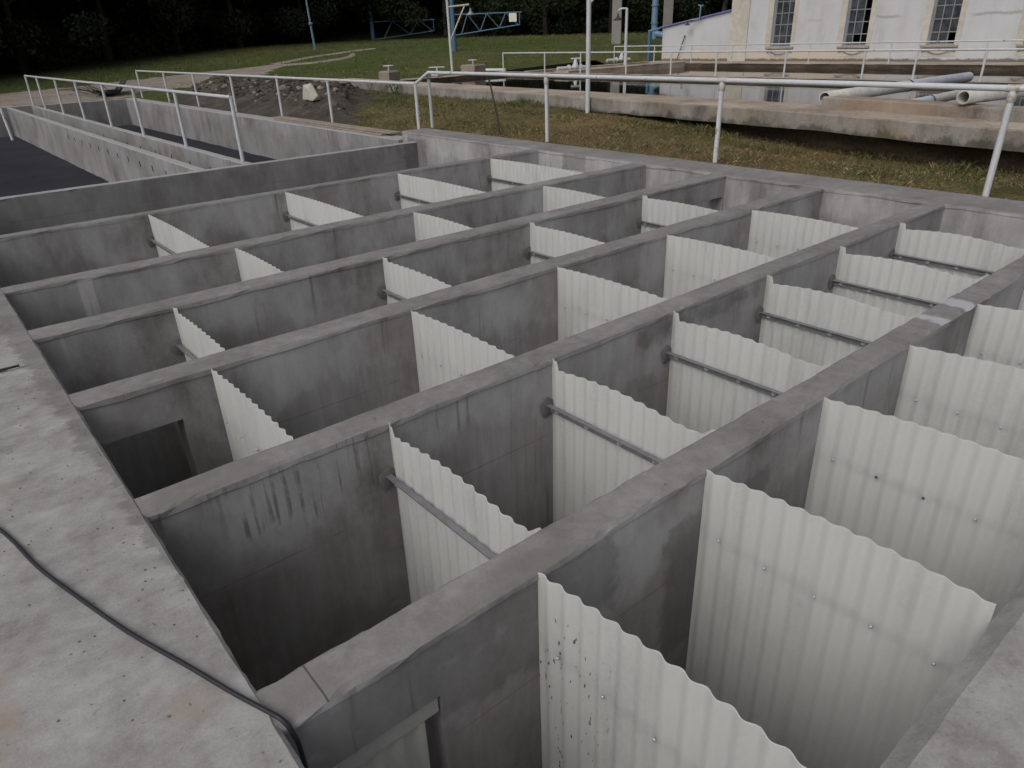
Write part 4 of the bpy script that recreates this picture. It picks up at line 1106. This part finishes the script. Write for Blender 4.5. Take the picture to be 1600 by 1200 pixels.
PAL = np.array([(0.018, 0.027, 0.012), (0.026, 0.034, 0.015), (0.014, 0.023, 0.010), (0.036, 0.040, 0.019)])
def make_tree(seed, H, R, base, label, bark, bend=0.0, low=0.0):
    r = np.random.default_rng(seed)
    root = thing('broadleaf_tree', label, 'tree', (0, 0, 0), None)
    mb = MB(); tr = 0.09+0.010*H
    tp = [Vector((bend*math.sin(k*0.9)*0.5+bend*k*0.25, 0.12*math.sin(k*1.3+seed), H*0.85*k/6)) for k in range(7)]
    mb.tube([Vector((0, 0, -0.3))]+tp[1:], [tr*1.25]+[tr*(1-0.13*k) for k in range(1, 7)], 9)
    cents = []; rads = []
    for k in range(9):
        a = 2*PI*k/9*2.4+seed; z0 = base+(H*0.75-base)*k/9
        f = min(6, z0/(H*0.85)*6); i = min(int(f), 5); p0 = tp[i].lerp(tp[i+1], f-i)
        ln = R*(0.55+0.45*r.random())*(1-0.35*k/9)
        p1 = p0+Vector((math.cos(a)*ln*0.55, math.sin(a)*ln*0.55, ln*0.3)); p2 = p0+Vector((math.cos(a)*ln, math.sin(a)*ln, ln*0.42))
        mb.tube([p0, p1, p2], [tr*0.42, tr*0.26, tr*0.1], 6)
        for q in (p1, p2, p1.lerp(p2, 0.5)+Vector((0, 0, 0.6))):
            cents.append(np.array(q)+r.normal(size=3)*0.35); rads.append(R*(0.24+0.16*r.random()))
    cents.append(np.array(tp[6])+np.array([0, 0, 0.4])); rads.append(R*0.45)
    mb.build('trunk', bark, root)
    if low > 0:
        for k in range(5):
            a = r.random()*2*PI; cents.append(np.array([math.cos(a)*R*0.8, math.sin(a)*R*0.8, base*low])); rads.append(R*0.26)
    V, Q, C = leaf_cloud(r, cents, rads, 330, 0.125, PAL)
    fast_mesh('crown', V, Q, C, M_LEAF, root)
    return root
TG = 'trees of the dark wood behind the lawn'
WL = 'dark broadleaf tree standing in the deep shade of the wood behind the lawn'
protos = [make_tree(101, 11, 4.6, 3.2, WL, M_BARK, 0.1, 0.6), make_tree(202, 13, 5.0, 4.0, WL, M_BARK, 0.25, 0.55), make_tree(303, 9.5, 4.2, 2.2, WL, M_BARK, 0.4, 0.6), make_tree(404, 12, 4.8, 3.0, WL, M_BARKP, 0.35, 0.5)]
def wpos(d, s): return (d*0.629+s*0.777, d*0.777-s*0.629)
spots = []
for row, (off, gap) in enumerate(((2.0, 4.6), (7, 4.6), (13, 5.0), (20, 5.6), (29, 6.5), (39, 7.5))):
    a = -1.05 + row*0.02
    while a < 0.75:
        dd = wedge(a) + off + 1.6*nz(a*17, row*3.0); s = a*dd
        x, y = wpos(dd, s)
        if not (x > 27 and y < 28.5): spots.append((x, y))
        a += gap*(0.85+0.3*random.random())/dd
for q in ((-2.5, 38.5), (-8.5, 37.5), (-15, 40), (-21, 38), (-6, 45), (-13, 46), (-20, 46), (0.5, 44), (-27, 42), (-1.5, 50)): spots.append(q)  # trees mostly out of view at left, added to shade the lawn
used = [0]*4
special = {0: 'dark tree with low drooping leaves at the far left of the lawn edge'}
for i, (x, y) in enumerate(spots):
    k = i % 4 if random.random() < 0.7 else random.randrange(4)
    o = protos[k] if not used[k] else copy_tree(protos[k]); used[k] += 1
    o.location = (x, y, T(x, y)-0.05); o.rotation_euler = (0, 0, random.random()*2*PI); s = 0.85+0.35*random.random(); o.scale = (s, s, s*(0.95+0.15*random.random()))
    tag(o, WL, 'tree', TG)
# undergrowth at the foot of the wood
r = np.random.default_rng(5); cents = []; rads = []
for k in range(900):
    a = r.uniform(-0.8, 0.6); d = wedge(a)+2.0+r.uniform(0, 1)**1.5*26; s = a*d
    x, y = wpos(d, s)
    if x > 28 and y < 31: continue
    R = r.uniform(0.5, 1.3); cents.append(np.array([x, y, T(x, y)+R*0.45])); rads.append(R)
V, Q, C = leaf_cloud(r, cents, rads, 190, 0.12, PAL*0.9)
tag(fast_mesh('undergrowth', V, Q, C, M_LEAF), kind='stuff')
# far woods on the rising ground
cents = []; rads = []
for k in range(900):
    d = r.uniform(98, 150); s = r.uniform(-110, 110); x, y = wpos(d, s); R = r.uniform(2.5, 4.5)
    cents.append(np.array([x, y, T(x, y)+r.uniform(1, 9)])); rads.append(R)
V, Q, C = leaf_cloud(r, cents, rads, 22, 0.55, PAL)
tag(fast_mesh('far_woods', V, Q, C, M_LEAF), kind='stuff')
# shrubs one can tell apart
def shrub(name, lab, x, y, R, n, col):
    z = T(x, y); root = thing(name, lab, 'shrub', (x, y, z)); rr_ = np.random.default_rng(int(x*10))
    mb = MB()
    for k in range(7):
        a = k*2.4; mb.tube([(x, y, z-0.05), (x+math.cos(a)*R*0.4, y+math.sin(a)*R*0.4, z+R*0.8), (x+math.cos(a)*R*0.7, y+math.sin(a)*R*0.7, z+R*1.3)], [0.012, 0.009, 0.004], 5)
    mb.build('stems', M_TWIG, root)
    c = [np.array([math.cos(k*2.4)*R*0.5, math.sin(k*2.4)*R*0.5, R*(0.5+0.14*k)]) for k in range(6)]
    V, Q, C = leaf_cloud(rr_, c, [R*0.55]*6, n, R*0.11, np.array(col)); fast_mesh('leaves', V, Q, C, M_LEAF, root)
shrub('shrub', 'dark green leafy shrub at the right edge beside the coping wall', 8.75, 0.15, 0.42, 900, [(0.035, 0.055, 0.018), (0.06, 0.085, 0.03)])
shrub('shrub', 'small bright green weed clump at the end of the soil heap', 11.9, 18.6, 0.30, 900, [(0.05, 0.10, 0.025), (0.07, 0.12, 0.035)])

# ------------------------------------------------------------------ grass
def blades(n, xr, yr, h, w, accept, pal_dry, pal_green, flop=0.6):
    x = rng.uniform(*xr, n); y = rng.uniform(*yr, n)
    keep = np.array([accept(a, b) for a, b in zip(x, y)], dtype=bool); x = x[keep]; y = y[keep]; n = len(x)
    z = np.array([T(a, b) for a, b in zip(x, y)]) - 0.01
    dry = np.array([dryness(a, b) for a, b in zip(x, y)])
    cl = np.array([0.55+0.9*max(0, nz(a*1.1, b*1.1, 6)+0.35) for a, b in zip(x, y)])
    ang = rng.uniform(0, 2*PI, n); lean = rng.random(n)**0.7*flop*(0.5+dry)
    hh = h*(0.45+0.9*rng.random(n))*cl; dx = np.cos(ang)*lean*hh*1.6; dy = np.sin(ang)*lean*hh*1.6; hz = hh*np.sqrt(np.clip(1-(lean*0.9)**2, 0.08, 1))
    a2 = rng.uniform(0, 2*PI, n); wx = np.cos(a2)*w; wy = np.sin(a2)*w
    V = np.stack([np.stack([x-wx, y-wy, z], 1), np.stack([x+wx, y+wy, z], 1), np.stack([x+wx*0.6+dx*0.5, y+wy*0.6+dy*0.5, z+hz*0.75], 1), np.stack([x+dx, y+dy, z+hz], 1)], 1).reshape(-1, 3)
    isd = rng.random(n) < dry*0.85
    pd = np.array(pal_dry); pg = np.array(pal_green)
    col = np.where(isd[:, None], pd[rng.integers(0, len(pd), n)], pg[rng.integers(0, len(pg), n)])*(0.78+0.44*rng.random(n))[:, None]
    return V, np.repeat(col, 4, 0)
DRY = [(0.28, 0.20, 0.11), (0.36, 0.275, 0.165), (0.19, 0.135, 0.07), (0.25, 0.20, 0.095)]
GRN = [(0.072, 0.105, 0.033), (0.095, 0.125, 0.045), (0.058, 0.088, 0.028), (0.13, 0.145, 0.062)]
def ok1(x, y):
    if x > near_out(y)+0.6: return False
    if y > 10.3 and x < 7.45: return False
    return mound_h(x, y) < 0.10 and rng.random() > soil_mask(x, y)*0.97 and rng.random() < 0.45+0.9*(nz(x*0.9, y*0.9, 2)+0.25)
def ok2(x, y):
    if 12 < x < 31 and y < 24.6: return False
    return wood(x, y) < 0.5 and rng.random() < 0.6
def offtrack(x, y):
    c = 32.4 + max(0, x-3)*0.25
    return abs(y-c) > 2.4 or x > 16
v1, c1 = blades(150000, (7.58, 12.6), (-3, 22), 0.06, 0.004, ok1, DRY, GRN, 0.9)
v2, c2 = blades(16000, (10.0, 12.4), (-3, 14), 0.11, 0.004, lambda x, y: near_out(y)-0.75 < x < near_out(y)+0.45 and nz(x, y*0.8, 3) > -0.05, [(0.12, 0.12, 0.045), (0.20, 0.165, 0.085)], GRN, 0.4)
v3, c3 = blades(60000, (7.6, 46), (22, 62), 0.09, 0.018, lambda x, y: ok2(x, y) and offtrack(x, y) and soil_mask(x, y) < 0.3 and mound_h(x, y) < 0.1, DRY, GRN, 0.7)
v4, c4 = blades(9000, (-8, 14), (34.5, 52), 0.09, 0.018, lambda x, y: ok2(x, y) and offtrack(x, y), DRY, GRN, 0.7)
V = np.concatenate([v1, v2, v3, v4]); C = np.concatenate([c1, c2, c3, c4])
tag(fast_mesh('grass', V, np.arange(len(V)).reshape(-1, 4), C, M_GRASS), kind='stuff')

# ------------------------------------------------------------------ light
SUN_EL, SUN_AZ = math.radians(46), math.radians(191)      # direction the light comes from, measured from +X towards +Y
world = bpy.data.worlds.new('World'); scene.world = world; world.use_nodes = True
wt = world.node_tree; wt.nodes.clear()
sky = wt.nodes.new('ShaderNodeTexSky'); sky.sky_type = 'NISHITA'; sky.sun_disc = False
sky.sun_elevation = SUN_EL; sky.sun_rotation = PI/2 - SUN_AZ
sky.air_density = 1.0; sky.dust_density = 6.0; sky.ozone_density = 1.0
hsv = wt.nodes.new('ShaderNodeHueSaturation'); hsv.inputs['Saturation'].default_value = 0.22
bg = wt.nodes.new('ShaderNodeBackground'); bg.inputs['Strength'].default_value = 0.15
wo = wt.nodes.new('ShaderNodeOutputWorld')
wt.links.new(sky.outputs[0], hsv.inputs['Color']); wt.links.new(hsv.outputs[0], bg.inputs['Color']); wt.links.new(bg.outputs[0], wo.inputs['Surface'])
sd = bpy.data.lights.new('sun', 'SUN'); sd.energy = 0.95; sd.angle = math.radians(50); sd.color = (1.0, 0.995, 0.985)
so = bpy.data.objects.new('sun', sd); COL.objects.link(so)
dirv = Vector((math.cos(SUN_EL)*math.cos(SUN_AZ), math.cos(SUN_EL)*math.sin(SUN_AZ), math.sin(SUN_EL)))
so.rotation_euler = dirv.to_track_quat('Z', 'Y').to_euler(); so.location = (0, 0, 20)

vs = scene.view_settings
vs.view_transform = 'Standard'; vs.look = 'None'; vs.gamma = 1.0; vs.use_curve_mapping = False
vs.exposure = -0.63
scene.cycles.max_bounces = 8; scene.cycles.diffuse_bounces = 4; scene.cycles.transmission_bounces = 6

for _o in scene.objects:
    if _o.parent is None and 'label' in _o.keys() and not 4 <= len(_o['label'].split()) <= 16: print('LABEL', _o.name, _o['label'])
